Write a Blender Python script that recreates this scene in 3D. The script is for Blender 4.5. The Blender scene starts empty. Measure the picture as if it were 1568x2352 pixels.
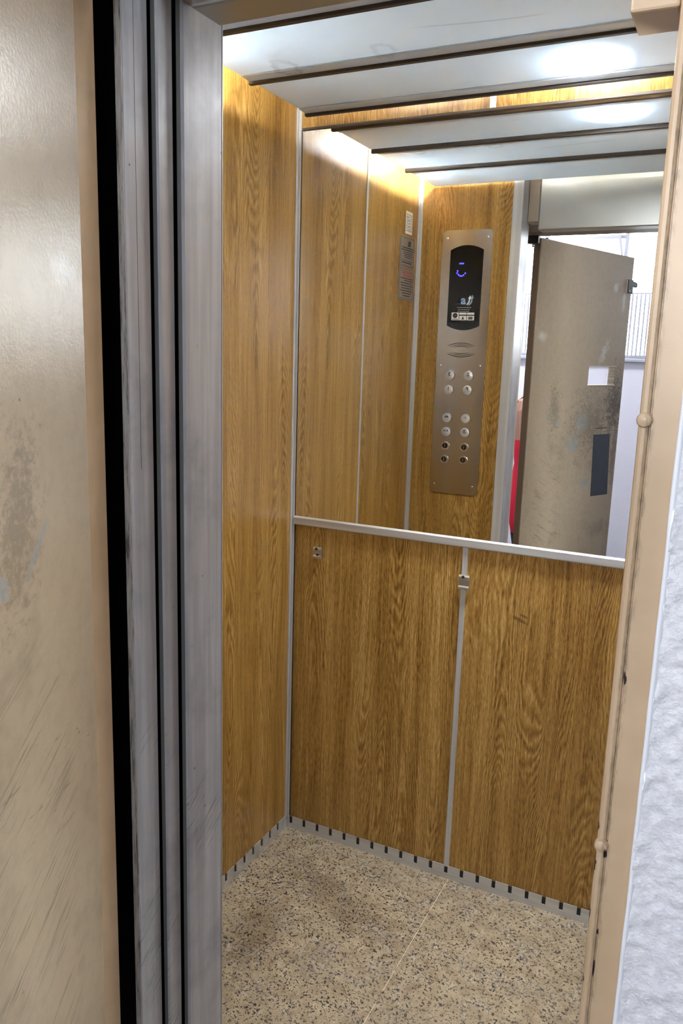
import bpy, bmesh, math, random
from mathutils import Matrix, Vector, noise as mnoise

# ---------------------------------------------------------------- camera
scene = bpy.context.scene
COL = scene.collection
cam_d = bpy.data.cameras.new('camera')
cam = bpy.data.objects.new('camera', cam_d)
COL.objects.link(cam)
scene.camera = cam
cam_d.sensor_fit = 'VERTICAL'
cam_d.sensor_height = 36.0
cam_d.lens = 36.0 * 1848.4 / 2352.0
cam_d.clip_start = 0.01
YAW, PITCH, ROLL = map(math.radians, (26.156, -11.158, 1.7265))
_f0 = Vector((-math.sin(YAW), math.cos(YAW), 0)); _r0 = Vector((math.cos(YAW), math.sin(YAW), 0))
_f = _f0 * math.cos(PITCH) + Vector((0, 0, 1)) * math.sin(PITCH)
_u = _r0.cross(_f)
_r = _r0 * math.cos(ROLL) + _u * math.sin(ROLL)
_u = _r.cross(_f)
cam.matrix_world = Matrix(((_r.x, _u.x, -_f.x, 0.0), (_r.y, _u.y, -_f.y, 0.0), (_r.z, _u.z, -_f.z, 1.5), (0, 0, 0, 1)))

# ---------------------------------------------------------------- world, light, exposure
vs = scene.view_settings
vs.view_transform = 'Standard'; vs.look = 'None'; vs.gamma = 1.0; vs.use_curve_mapping = False
vs.exposure = 1.0
cy = scene.cycles
cy.adaptive_threshold = 0.2
cy.max_bounces = 7; cy.diffuse_bounces = 4; cy.glossy_bounces = 5; cy.transmission_bounces = 4; cy.transparent_max_bounces = 8
world = bpy.data.worlds.new('overcast_sky'); scene.world = world
world.use_nodes = True
wb = world.node_tree.nodes['Background']
wb.inputs['Color'].default_value = (0.90, 0.95, 1.0, 1)
wb.inputs['Strength'].default_value = 7.6
WIN_X0, WIN_X1, WIN_Z0, WIN_Z1, WIN_Y = -2.05, -0.56, 1.52, 2.40, -1.41
pd = bpy.data.lights.new('window_daylight', 'AREA'); pd.shape = 'RECTANGLE'
pd.size = WIN_X1 - WIN_X0; pd.size_y = WIN_Z1 - WIN_Z0
pd.cycles.is_portal = True
WIN2_X0, WIN2_X1 = -0.40, 0.50  # span of an unseen window added to light the plaster wall
for x0_, x1_ in ((WIN_X0, WIN_X1), (WIN2_X0, WIN2_X1)):
    pd = pd.copy(); pd.size = x1_ - x0_
    po = bpy.data.objects.new('window_daylight', pd); COL.objects.link(po)
    po.location = ((x0_ + x1_) / 2, WIN_Y - 0.13, (WIN_Z0 + WIN_Z1) / 2)
    po.rotation_euler = (math.radians(90), 0, 0)
    po['kind'] = 'helper'
LED_STRENGTH = 62.0
LED_BEAM = 3.0
TUBE_STRENGTH = 110.0
ADDED_LAMP = 80.0  # strength of the unseen lamp added in the hall

# ---------------------------------------------------------------- node helper
class T:
    def __init__(self, name):
        self.mat = bpy.data.materials.new(name); self.mat.use_nodes = True
        self.nt = self.mat.node_tree; self.nt.nodes.clear()
        self.out = self.nt.nodes.new('ShaderNodeOutputMaterial')
        self._pos = None; self._obj = None
    def _set(self, sock, v):
        if isinstance(v, bpy.types.NodeSocket): self.nt.links.new(v, sock)
        elif v is not None:
            try: sock.default_value = v
            except Exception: sock.default_value = (*v, 1.0)
    def node(self, t, **k):
        n = self.nt.nodes.new(t)
        for a, b in k.items(): setattr(n, a, b)
        return n
    def m(self, op, a, b=None, c=None, clamp=False):
        n = self.node('ShaderNodeMath', operation=op, use_clamp=clamp)
        for i, v in enumerate((a, b, c)):
            if v is not None: self._set(n.inputs[i], v)
        return n.outputs[0]
    def pos(self):
        if self._pos is None:
            g = self.node('ShaderNodeNewGeometry'); s = self.node('ShaderNodeSeparateXYZ')
            self.nt.links.new(g.outputs['Position'], s.inputs[0]); self._pos = s.outputs
        return self._pos
    def obj(self):
        if self._obj is None:
            g = self.node('ShaderNodeTexCoord'); s = self.node('ShaderNodeSeparateXYZ')
            self.nt.links.new(g.outputs['Object'], s.inputs[0]); self._obj = s.outputs
        return self._obj
    def vec(self, x=0.0, y=0.0, z=0.0):
        n = self.node('ShaderNodeCombineXYZ')
        for i, v in enumerate((x, y, z)): self._set(n.inputs[i], v)
        return n.outputs[0]
    def noise(self, v, scale=1.0, detail=2.0, rough=0.5, dist=0.0):
        n = self.node('ShaderNodeTexNoise')
        self._set(n.inputs['Vector'], v); n.inputs['Scale'].default_value = scale
        n.inputs['Detail'].default_value = detail; n.inputs['Roughness'].default_value = rough
        n.inputs['Distortion'].default_value = dist
        return n.outputs[0]
    def vor(self, v, scale=1.0, feature='F1', rnd=1.0):
        n = self.node('ShaderNodeTexVoronoi', feature=feature)
        self._set(n.inputs['Vector'], v); n.inputs['Scale'].default_value = scale; n.inputs['Randomness'].default_value = rnd
        return n.outputs
    def rng(self, v, a, b, c=0.0, d=1.0, smooth=True):
        n = self.node('ShaderNodeMapRange', interpolation_type='SMOOTHSTEP' if smooth else 'LINEAR')
        self._set(n.inputs[0], v)
        for i, q in enumerate((a, b, c, d)): self._set(n.inputs[i + 1], q)
        return n.outputs[0]
    def ramp(self, f, stops):
        n = self.node('ShaderNodeValToRGB'); e = n.color_ramp.elements
        while len(e) < len(stops): e.new(0.5)
        for s, (p, c) in zip(e, stops): s.position = p; s.color = (*c, 1.0)
        self._set(n.inputs[0], f)
        return n.outputs[0]
    def mix(self, f, a, b, mode='MIX'):
        n = self.node('ShaderNodeMix', data_type='RGBA', blend_type=mode)
        self._set(n.inputs[0], f); self._set(n.inputs[6], a if isinstance(a, bpy.types.NodeSocket) else (*a, 1.0))
        self._set(n.inputs[7], b if isinstance(b, bpy.types.NodeSocket) else (*b, 1.0))
        return n.outputs[2]
    def bump(self, h, strength=0.3, dist=0.001):
        n = self.node('ShaderNodeBump'); n.inputs['Strength'].default_value = strength
        n.inputs['Distance'].default_value = dist; self._set(n.inputs['Height'], h)
        return n.outputs[0]
    def bsdf(self, base, rough=0.5, metal=0.0, spec=0.5, normal=None, coat=0.0, coat_rough=0.1, emit=None, es=0.0, aniso=0.0):
        n = self.node('ShaderNodeBsdfPrincipled')
        self._set(n.inputs['Base Color'], base if isinstance(base, bpy.types.NodeSocket) else (*base, 1.0))
        self._set(n.inputs['Roughness'], rough); self._set(n.inputs['Metallic'], metal)
        n.inputs['Specular IOR Level'].default_value = spec
        n.inputs['Coat Weight'].default_value = coat; n.inputs['Coat Roughness'].default_value = coat_rough
        n.inputs['Anisotropic'].default_value = aniso
        if normal is not None: self._set(n.inputs['Normal'], normal)
        if emit is not None:
            n.inputs['Emission Color'].default_value = (*emit, 1); n.inputs['Emission Strength'].default_value = es
        self.nt.links.new(n.outputs[0], self.out.inputs[0])
        return self.mat
    # elliptical blotch in (u, v), 1 inside, ragged by w
    def blot(self, u, v, cu, cv, ru, rv, soft=0.5, ang=0.0, w=None):
        du = self.m('SUBTRACT', u, cu); dv = self.m('SUBTRACT', v, cv)
        if ang:
            c, s = math.cos(ang), math.sin(ang)
            a = self.m('ADD', self.m('MULTIPLY', du, c), self.m('MULTIPLY', dv, s))
            b = self.m('SUBTRACT', self.m('MULTIPLY', dv, c), self.m('MULTIPLY', du, s))
            du, dv = a, b
        du = self.m('DIVIDE', du, ru); dv = self.m('DIVIDE', dv, rv)
        r = self.m('SQRT', self.m('ADD', self.m('MULTIPLY', du, du), self.m('MULTIPLY', dv, dv)))
        if w is not None: r = self.m('ADD', r, w)
        return self.rng(r, 1.0 - soft, 1.0, 1.0, 0.0)

# ---------------------------------------------------------------- materials
def plain(name, c, rough=0.5, metal=0.0, spec=0.5, **k):
    t = T(name); return t.bsdf(c, rough, metal, spec, **k)

def wood(name, axis, seed, knots=()):
    t = T(name); P = t.pos(); u = P[axis]; v = P[2]
    warp = t.m('MULTIPLY', t.m('SUBTRACT', t.noise(t.vec(t.m('MULTIPLY', u, 5.0), t.m('MULTIPLY', v, 1.6), seed), 1.0, 2), 0.5), 0.035)
    uu = t.m('ADD', u, warp)
    # cathedral figure: contour lines of a long stretched noise
    n1 = t.noise(t.vec(t.m('MULTIPLY', uu, 7.5), t.m('MULTIPLY', v, 0.75), seed + 3.1), 1.0, 1.0, 0.4)
    jig = t.m('MULTIPLY', t.noise(t.vec(t.m('MULTIPLY', uu, 60.0), t.m('MULTIPLY', v, 14.0), seed + 9.0), 1.0, 2), 0.030)
    rings = t.m('FRACT', t.m('MULTIPLY', t.m('ADD', n1, jig), 58.0))
    ring = t.m('SUBTRACT', 1.0, t.m('ABSOLUTE', t.m('SUBTRACT', t.m('MULTIPLY', rings, 2.0), 1.0)))
    ringmask = t.rng(t.noise(t.vec(t.m('MULTIPLY', u, 9.0), t.m('MULTIPLY', v, 1.3), seed + 21.0), 1.0, 1), 0.40, 0.62)
    band = t.noise(t.vec(t.m('MULTIPLY', uu, 22.0), t.m('MULTIPLY', v, 0.7), seed + 5.0), 1.0, 3, 0.55)
    streak = t.noise(t.vec(t.m('MULTIPLY', uu, 260.0), t.m('MULTIPLY', v, 4.5), seed + 7.0), 1.0, 3, 0.6)
    pore = t.noise(t.vec(t.m('MULTIPLY', uu, 620.0), t.m('MULTIPLY', v, 55.0), seed + 13.0), 1.0, 2, 0.6)
    f = t.m('ADD', t.m('MULTIPLY', t.m('SUBTRACT', band, 0.5), 0.70), 0.50)
    f = t.m('ADD', f, t.m('MULTIPLY', t.m('SUBTRACT', streak, 0.5), 0.72))
    f = t.m('ADD', f, t.m('MULTIPLY', t.m('SUBTRACT', pore, 0.5), 1.15))
    f = t.m('ADD', f, t.m('MULTIPLY', t.m('MULTIPLY', t.m('SUBTRACT', ring, 0.5), ringmask), 0.34))
    col = t.ramp(f, [(0.12, (0.108, 0.052, 0.010)), (0.40, (0.250, 0.132, 0.028)), (0.62, (0.375, 0.218, 0.057)), (0.92, (0.56, 0.365, 0.135))])
    for kx, kz, kr, kh in knots:
        kw = t.m('MULTIPLY', t.m('SUBTRACT', t.noise(t.vec(u, v, 1.0), 70.0, 3, 0.6), 0.5), 1.6)
        kb = t.blot(u, v, kx, kz, kr, kh, 0.5, -0.35, kw)
        col = t.mix(t.m('MULTIPLY', kb, 0.65), col, (0.075, 0.038, 0.014))
    return t.bsdf(col, t.rng(pore, 0.3, 0.7, 0.34, 0.24), 0.0, 0.38, normal=t.bump(t.m('ADD', streak, pore), 0.10, 0.0006))

M = {}
KNOTS = ((-0.469, 0.819, 0.024, 0.0075), (-0.459, 0.831, 0.012, 0.004))
M['wood_back'] = wood('oak_laminate_back', 0, 1.7, KNOTS)
M['wood_left'] = wood('oak_laminate_left', 1, 14.2)
M['wood_front'] = wood('oak_laminate_front', 0, 33.9)
M['wood_right'] = wood('oak_laminate_right', 1, 52.4)

def granite():
    t = T('granite'); P = t.pos(); x, y = P[0], P[1]
    v = t.vec(x, y, 0.0)
    wv = t.noise(v, 60.0, 2); 
    vx = t.vec(t.m('ADD', x, t.m('MULTIPLY', wv, 0.012)), t.m('SUBTRACT', y, t.m('MULTIPLY', wv, 0.012)), 0.3)
    big = t.noise(v, 9.0, 3, 0.55)
    base = t.ramp(t.noise(v, 26.0, 4, 0.65), [(0.25, (0.19, 0.142, 0.088)), (0.42, (0.33, 0.260, 0.168)), (0.60, (0.44, 0.360, 0.240)), (0.80, (0.58, 0.52, 0.41))])
    grain = t.noise(v, 330.0, 2, 0.6)
    base = t.mix(t.rng(grain, 0.38, 0.60, 0.60, 0.0), base, (0.22, 0.17, 0.12))
    cl = t.rng(t.noise(v, 13.0, 3, 0.6), 0.47, 0.62)
    blue = t.rng(t.noise(vx, 110.0, 4, 0.65), 0.47, 0.62)
    base = t.mix(t.m('MULTIPLY', t.m('MULTIPLY', cl, blue), 0.9), base, (0.125, 0.123, 0.128))
    sp1 = t.rng(t.noise(vx, 165.0, 2.0, 0.55, 0.6), 0.572, 0.630)
    sp2 = t.rng(t.noise(vx, 100.0, 2.5, 0.6, 0.3), 0.600, 0.650)
    sp = t.m('MAXIMUM', sp1, sp2)
    base = t.mix(t.m('MULTIPLY', sp, 0.93), base, (0.030, 0.027, 0.028))
    w = t.m('MULTIPLY', t.m('SUBTRACT', t.noise(v, 18.0, 3), 0.5), 1.5)
    dirt = t.blot(x, y, -0.86, 1.80, 0.30, 0.085, 0.9, -0.35, w)
    dirt2 = t.blot(x, y, -1.00, 1.60, 0.09, 0.20, 0.9, 0.2, w)
    dd = t.m('MULTIPLY', t.m('MAXIMUM', dirt, dirt2), 0.55)
    base = t.mix(dd, base, t.mix(1.0, base, (0.42, 0.36, 0.30), 'MULTIPLY'))
    return t.bsdf(base, t.rng(big, 0.3, 0.7, 0.35, 0.5), 0.0, 0.4)
M['granite'] = granite()
def grout():
    t = T('cream_grout'); P = t.pos(); n = t.noise(t.vec(P[0], P[1], 0.0), 7.0, 3, 0.6)
    return t.bsdf(t.mix(t.rng(n, 0.34, 0.46), (0.14, 0.11, 0.08), (0.74, 0.65, 0.47)), 0.8)
M['grout'] = grout()

def alum(name, c=(0.62, 0.63, 0.64), rough=0.38, axis=2, metal=0.35):
    t = T(name); P = t.pos()
    s = [40.0, 40.0, 40.0]; s[axis] = 1.2
    n = t.noise(t.vec(t.m('MULTIPLY', P[0], s[0]), t.m('MULTIPLY', P[1], s[1]), t.m('MULTIPLY', P[2], s[2])), 1.0, 3, 0.6)
    col = t.mix(t.rng(n, 0.3, 0.7), tuple(q * 0.78 for q in c), c)
    return t.bsdf(col, t.rng(n, 0.3, 0.7, rough - 0.06, rough + 0.08), metal, 0.5)
M['alum'] = alum('satin_aluminium')
M['alum_x'] = alum('satin_aluminium_rail', (0.68, 0.69, 0.70), 0.40, 0, 0.7)
M['dark'] = plain('dark_recess', (0.012, 0.012, 0.012), 0.8)
M['black'] = plain('shaft_shade_black', (0.006, 0.006, 0.006), 0.95, spec=0.05)  # black colour put in for the deep shade of shaft and door pockets
M['mirror'] = None
_t = T('silvered_mirror'); _n = _t.node('ShaderNodeBsdfGlossy'); _n.inputs['Roughness'].default_value = 0.0
_n.inputs['Color'].default_value = (0.93, 0.945, 0.935, 1); _t.nt.links.new(_n.outputs[0], _t.out.inputs[0]); M['mirror'] = _t.mat

def steel(name, c, rough, vertical=False):
    t = T(name); P = t.pos()
    if vertical: v = t.vec(t.m('MULTIPLY', P[0], 900.0), t.m('MULTIPLY', P[1], 900.0), t.m('MULTIPLY', P[2], 6.0))
    else: v = t.vec(t.m('MULTIPLY', P[0], 8.0), t.m('MULTIPLY', P[1], 8.0), t.m('MULTIPLY', P[2], 900.0))
    n = t.noise(v, 1.0, 2)
    return t.bsdf(t.mix(n, tuple(q * 0.95 for q in c), c), t.rng(n, 0.3, 0.7, rough - 0.02, rough + 0.03), 1.0, 0.5)
M['steel'] = steel('brushed_steel', (0.55, 0.535, 0.51), 0.19)
_b = [n_ for n_ in M['steel'].node_tree.nodes if n_.type == 'BSDF_PRINCIPLED'][0]
_tg = M['steel'].node_tree.nodes.new('ShaderNodeTangent'); _tg.direction_type = 'RADIAL'; _tg.axis = 'Z'
M['steel'].node_tree.links.new(_tg.outputs[0], _b.inputs['Tangent'])
_b.inputs['Anisotropic'].default_value = 0.75; _b.inputs['Anisotropic Rotation'].default_value = 0.25
M['chrome'] = plain('chrome', (0.78, 0.78, 0.77), 0.16, 1.0)
M['button'] = plain('matt_steel_button', (0.62, 0.64, 0.66), 0.42, 0.45)
M['glass_black'] = plain('gloss_black_display', (0.006, 0.006, 0.007), 0.12, spec=0.35)
M['ink'] = plain('black_ink', (0.015, 0.015, 0.018), 0.5)
M['white_ink'] = plain('white_print', (0.78, 0.78, 0.76), 0.5)
M['grey_ink'] = plain('grey_print', (0.22, 0.22, 0.22), 0.5)
M['blue_ink'] = plain('light_blue_print', (0.22, 0.42, 0.66), 0.4)
M['red_ink'] = plain('red_print', (0.45, 0.07, 0.06), 0.5)
M['led_blue'] = plain('blue_led', (0.0, 0.0, 0.1), 0.4, emit=(0.03, 0.03, 1.0), es=3.2)
M['plate'] = plain('etched_metal_plate', (0.30, 0.27, 0.24), 0.42, 0.35)
M['paper'] = plain('white_paper', (0.80, 0.79, 0.74), 0.7)

def board():
    t = T('pale_ceiling_panel'); P = t.pos(); x, y = P[0], P[1]
    n = t.noise(t.vec(x, y, 0.0), 3.0, 3)
    col = t.mix(t.rng(n, 0.35, 0.7), (0.72, 0.76, 0.79), (0.78, 0.81, 0.84))
    w = t.m('MULTIPLY', t.m('SUBTRACT', t.noise(t.vec(x, y, 0.0), 45.0, 2), 0.5), 0.9)
    def ring(cx, cy, rx, ry):
        return t.m('SUBTRACT', t.blot(x, y, cx, cy, rx, ry, 0.25, 0, w), t.blot(x, y, cx, cy, rx * 0.72, ry * 0.72, 0.5, 0, w))
    s = t.m('ADD', ring(-0.98, 1.655, 0.035, 0.05), t.m('MULTIPLY', ring(-0.74, 1.64, 0.03, 0.04), 0.6), clamp=True)
    # long wiry stain
    curve = t.m('ADD', 1.56, t.m('MULTIPLY', t.m('SINE', t.m('MULTIPLY', t.m('ADD', x, 0.62), 7.0)), 0.025))
    ln = t.rng(t.m('ABSOLUTE', t.m('SUBTRACT', y, curve)), 0.0015, 0.0045, 1.0, 0.0)
    lm = t.m('MULTIPLY', t.rng(x, -0.66, -0.60), t.rng(x, -0.38, -0.44))
    s = t.m('MAXIMUM', s, t.m('MULTIPLY', t.m('MULTIPLY', ln, lm), 0.9))
    col = t.mix(t.m('MULTIPLY', s, 0.55), col, (0.30, 0.30, 0.29))
    mt = t.bsdf(col, 0.25, 0.0, 0.5)
    pr = [n_ for n_ in t.nt.nodes if n_.type == 'BSDF_PRINCIPLED'][0]
    tl = t.node('ShaderNodeBsdfTranslucent'); tl.inputs[0].default_value = (0.78, 0.89, 1.0, 1)
    mx = t.node('ShaderNodeMixShader'); mx.inputs[0].default_value = 0.28
    t.nt.links.new(pr.outputs[0], mx.inputs[1]); t.nt.links.new(tl.outputs[0], mx.inputs[2]); t.nt.links.new(mx.outputs[0], t.out.inputs[0])
    return mt
M['board'] = board()
M['brown'] = plain('dark_brown_strip', (0.045, 0.033, 0.024), 0.5)
M['roof_white'] = plain('white_roof_sheet', (0.72, 0.72, 0.70), 0.6)
M['led'] = plain('led_diffuser', (0.9, 0.9, 0.9), 0.4, emit=(0.92, 0.96, 1.0), es=LED_STRENGTH)
M['rim'] = plain('glowing_rim', (0.8, 0.8, 0.8), 0.4, emit=(0.85, 0.93, 1.0), es=0.9)  # emission put on the rim to imitate a soft halo round the disc
for _k in ('led_blue', 'rim'): M[_k].cycles.emission_sampling = 'NONE'
M['tube'] = plain('lamp_glass', (0.9, 0.9, 0.9), 0.4, emit=(0.97, 0.98, 0.95), es=TUBE_STRENGTH)
M['tube_bright'] = plain('bright_lamp_glass', (0.9, 0.9, 0.9), 0.4, emit=(0.97, 0.98, 0.95), es=TUBE_STRENGTH * 1.7)
M['white_plastic'] = plain('white_plastic', (0.75, 0.75, 0.74), 0.4)

def paint_door():
    # beige enamel of the landing door; local u = distance from hinge, z = height
    t = T('worn_beige_enamel_door'); O = t.obj(); u, v = O[0], O[2]
    V = t.vec(u, 0.0, v)
    n = t.noise(V, 6.0, 4, 0.6); n2 = t.noise(V, 40.0, 4, 0.65)
    st_ = t.noise(t.vec(t.m('MULTIPLY', u, 38.0), 0.0, t.m('MULTIPLY', v, 4.0)), 1.0, 3, 0.55)
    n = t.m('ADD', t.m('MULTIPLY', t.noise(V, 3.0, 2, 0.5), 0.75), t.m('MULTIPLY', st_, 0.25))
    col = t.mix(t.rng(n, 0.3, 0.7), (0.345, 0.268, 0.182), (0.378, 0.298, 0.208))
    w = t.m('MULTIPLY', t.m('SUBTRACT', t.noise(V, 26.0, 5, 0.7), 0.5), 2.2)
    ws = t.m('MULTIPLY', t.m('SUBTRACT', t.noise(V, 60.0, 3, 0.7), 0.5), 1.6)
    wc = t.m('ADD', w, t.m('MULTIPLY', t.m('SUBTRACT', t.noise(V, 75.0, 4, 0.75), 0.5), 3.2))
    # grimy hand marks
    g = t.blot(u, v, 0.70, 1.30, 0.125, 0.19, 0.9, 0.0, wc)
    g = t.m('MAXIMUM', g, t.m('MULTIPLY', t.blot(u, v, 0.50, 1.22, 0.24, 0.18, 0.95, 0.0, wc), 0.62))
    g = t.m('MAXIMUM', g, t.m('MULTIPLY', t.blot(u, v, 0.735, 1.08, 0.035, 0.20, 0.8, 0.0, w), 0.6))
    g = t.m('MAXIMUM', g, t.m('MULTIPLY', t.blot(u, v, 0.19, 1.30, 0.060, 0.15, 0.95, 0.15, wc), 0.50))
    g = t.m('MAXIMUM', g, t.m('MULTIPLY', t.blot(u, v, 0.64, 0.72, 0.16, 0.06, 0.95, 0.0, w), 0.35))
    col = t.mix(t.m('MULTIPLY', g, 0.85), col, (0.075, 0.062, 0.048))
    # diagonal scuffs low on the door
    ca, sa = math.cos(0.45), math.sin(0.45)
    a = t.m('ADD', t.m('MULTIPLY', u, ca), t.m('MULTIPLY', v, -sa))
    b = t.m('ADD', t.m('MULTIPLY', u, sa), t.m('MULTIPLY', v, ca))
    sc = t.rng(t.noise(t.vec(t.m('MULTIPLY', a, 8.0), t.m('MULTIPLY', b, 170.0), 2.0), 1.0, 3, 0.7), 0.50, 0.64)
    fl = t.rng(t.noise(t.vec(t.m('MULTIPLY', a, 7.0), t.m('MULTIPLY', b, 24.0), 5.0), 1.0, 2, 0.6), 0.42, 0.60)
    low = t.m('MULTIPLY', t.m('MULTIPLY', t.rng(v, 1.20, 1.02), t.rng(u, 0.02, 0.14)), t.rng(u, 0.36, 0.24, 0.04, 1.0))
    s = t.m('MULTIPLY', t.m('MULTIPLY', sc, fl), low)
    col = t.mix(t.m('MULTIPLY', s, 0.58), col, (0.10, 0.082, 0.060))
    col = t.mix(t.m('MULTIPLY', t.rng(n2, 0.42, 0.66), 0.22), col, (0.25, 0.20, 0.145))
    col = t.mix(t.m('MULTIPLY', t.rng(t.noise(V, 5.0, 4, 0.6), 0.50, 0.68), t.rng(v, 1.45, 1.1, 0.0, 0.40)), col, (0.20, 0.16, 0.115))
    hz = t.rng(t.noise(t.vec(t.m('MULTIPLY', u, 14.0), t.m('MULTIPLY', v, 95.0), 8.0), 1.0, 3, 0.7), 0.63, 0.70)
    hm = t.m('MULTIPLY', t.rng(v, 1.1, 0.98), t.rng(v, 0.80, 0.92))
    col = t.mix(t.m('MULTIPLY', t.m('MULTIPLY', hz, hm), 0.6), col, (0.16, 0.13, 0.10))
    # chipped patches down to old grey-blue paint
    c = t.blot(u, v, 0.42, 1.23, 0.055, 0.05, 0.5, 0.0, wc)
    c = t.m('MAXIMUM', c, t.blot(u, v, 0.36, 1.135, 0.06, 0.045, 0.5, 0.0, wc))
    c = t.m('MAXIMUM', c, t.blot(u, v, 0.49, 0.955, 0.05, 0.02, 0.5, 0.0, wc))
    c = t.m('MAXIMUM', c, t.blot(u, v, 0.232, 1.24, 0.012, 0.022, 0.2, -0.6, ws))
    c = t.m('MAXIMUM', c, t.blot(u, v, 0.150, 1.263, 0.006, 0.055, 0.3, 0.75, ws))
    col = t.mix(t.m('MULTIPLY', c, 0.6), col, (0.24, 0.262, 0.262))
    # pale rubbed marks
    wht = t.blot(u, v, 0.56, 1.53, 0.03, 0.09, 0.9, -0.5, wc)
    wht = t.m('MAXIMUM', wht, t.blot(u, v, 0.06, 1.59, 0.045, 0.03, 0.95, 0.0, w))
    wht = t.m('MAXIMUM', wht, t.blot(u, v, 0.70, 1.76, 0.025, 0.05, 0.8, 0.0, w))
    wht = t.m('MAXIMUM', wht, t.blot(u, v, 0.62, 1.82, 0.03, 0.03, 0.8, 0.0, w))
    col = t.mix(t.m('MULTIPLY', wht, 0.42), col, (0.62, 0.61, 0.58))
    pk = t.rng(t.vor(V, 38.0)[0], 0.06, 0.10, 1.0, 0.0)
    pk = t.m('MULTIPLY', pk, t.rng(t.noise(V, 9.0, 1), 0.60, 0.66))
    col = t.mix(t.m('MULTIPLY', pk, 0.6), col, (0.10, 0.08, 0.06))
    orange = t.noise(V, 190.0, 3, 0.55)
    return t.bsdf(col, 0.27, 0.0, 0.5, normal=t.bump(orange, 0.26, 0.0012))
M['door'] = paint_door()

def paint_frame():
    t = T('beige_enamel_frame'); P = t.pos(); x, z = P[0], P[2]
    V = t.vec(P[0], P[1], P[2])
    n = t.noise(V, 8.0, 4, 0.6)
    col = t.mix(t.rng(n, 0.3, 0.72), (0.48, 0.345, 0.212), (0.555, 0.408, 0.265))
    # handled dirt along the bead groove
    gm = t.rng(t.m('ABSOLUTE', t.m('ADD', x, 0.0765)), 0.001, 0.006, 1.0, 0.0)
    gn = t.rng(t.noise(t.vec(t.m('MULTIPLY', x, 200.0), 0.0, t.m('MULTIPLY', z, 45.0)), 1.0, 4, 0.7), 0.42, 0.68)
    col = t.mix(t.m('MULTIPLY', t.m('MULTIPLY', gm, gn), 0.55), col, (0.115, 0.085, 0.06))
    w = t.m('MULTIPLY', t.m('SUBTRACT', t.noise(V, 160.0, 3), 0.5), 1.6)
    chips = None
    for cx, cz, rx, rz in ((-0.0752, 1.192, 0.0022, 0.008), (-0.0765, 1.000, 0.0020, 0.009), (-0.0868, 0.985, 0.0024, 0.016), (-0.0868, 0.925, 0.0020, 0.008),
                           (-0.087, 1.028, 0.002, 0.008), (-0.0768, 0.86, 0.0012, 0.012), (-0.0868, 0.845, 0.002, 0.006), (-0.0762, 0.905, 0.0012, 0.004)):
        b = t.blot(x, z, cx, cz, rx, rz, 0.3, 0.0, w)
        chips = b if chips is None else t.m('MAXIMUM', chips, b)
    col = t.mix(chips, col, (0.03, 0.02, 0.016))
    return t.bsdf(col, 0.34, 0.0, 0.5, normal=t.bump(t.noise(V, 220.0, 3), 0.12, 0.001))
M['frame'] = paint_frame()

def paint_grey(name, c0, c1):
    t = T(name); P = t.pos()
    st = t.noise(t.vec(t.m('MULTIPLY', P[0], 60.0), t.m('MULTIPLY', P[1], 60.0), t.m('MULTIPLY', P[2], 2.2)), 1.0, 4, 0.6)
    bl = t.noise(t.vec(P[0], P[1], P[2]), 7.0, 4, 0.65)
    col = t.mix(t.rng(st, 0.3, 0.7), c0, c1)
    col = t.mix(t.rng(bl, 0.45, 0.75, 0.0, 0.55), col, tuple(q * 0.62 for q in c0))
    # slanting black rub marks
    y, z = P[1], P[2]
    a = t.m('ADD', t.m('MULTIPLY', y, 0.80), t.m('MULTIPLY', z, 0.60)); b = t.m('SUBTRACT', t.m('MULTIPLY', z, 0.80), t.m('MULTIPLY', y, 0.60))
    sc = t.rng(t.noise(t.vec(t.m('MULTIPLY', a, 12.0), t.m('MULTIPLY', b, 210.0), 4.0), 1.0, 3, 0.7), 0.54, 0.70)
    low = t.m('MULTIPLY', t.rng(z, 0.95, 0.80), t.rng(t.noise(t.vec(y, z, 3.0), 7.0, 2), 0.45, 0.62))
    col = t.mix(t.m('MULTIPLY', t.m('MULTIPLY', sc, low), 0.8), col, (0.06, 0.055, 0.052))
    pk = t.rng(t.vor(t.vec(P[0], P[1], P[2]), 30.0)[0], 0.05, 0.085, 1.0, 0.0)
    col = t.mix(t.m('MULTIPLY', t.m('MULTIPLY', pk, t.rng(t.noise(t.vec(P[0], P[1], P[2]), 6.0, 1), 0.58, 0.66)), 0.7), col, (0.05, 0.05, 0.05))
    return t.bsdf(col, t.rng(bl, 0.3, 0.7, 0.30, 0.42), 0.10, 0.5, normal=t.bump(st, 0.05, 0.001))
M['jamb'] = paint_grey('worn_grey_enamel', (0.345, 0.358, 0.392), (0.465, 0.480, 0.522))

def worn_edge():
    t = T('scraped_steel_edge'); P = t.pos()
    n = t.noise(t.vec(t.m('MULTIPLY', P[0], 220.0), t.m('MULTIPLY', P[1], 220.0), t.m('MULTIPLY', P[2], 18.0)), 1.0, 4, 0.7)
    col = t.ramp(n, [(0.36, (0.12, 0.105, 0.09)), (0.46, (0.34, 0.32, 0.29)), (0.62, (0.50, 0.48, 0.45)), (0.72, (0.30, 0.24, 0.17))])
    return t.bsdf(col, 0.45, 0.3)
M['edge'] = worn_edge()
M['transom'] = steel('grey_steel_transom', (0.47, 0.475, 0.455), 0.42)
M['brown_paint'] = plain('brown_painted_steel', (0.30, 0.245, 0.19), 0.45)
M['dark_edge'] = plain('dark_brown_edge_paint', (0.135, 0.092, 0.060), 0.5)
M['black_metal'] = plain('black_metal', (0.02, 0.02, 0.02), 0.45, 0.4)
M['navy'] = None
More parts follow.
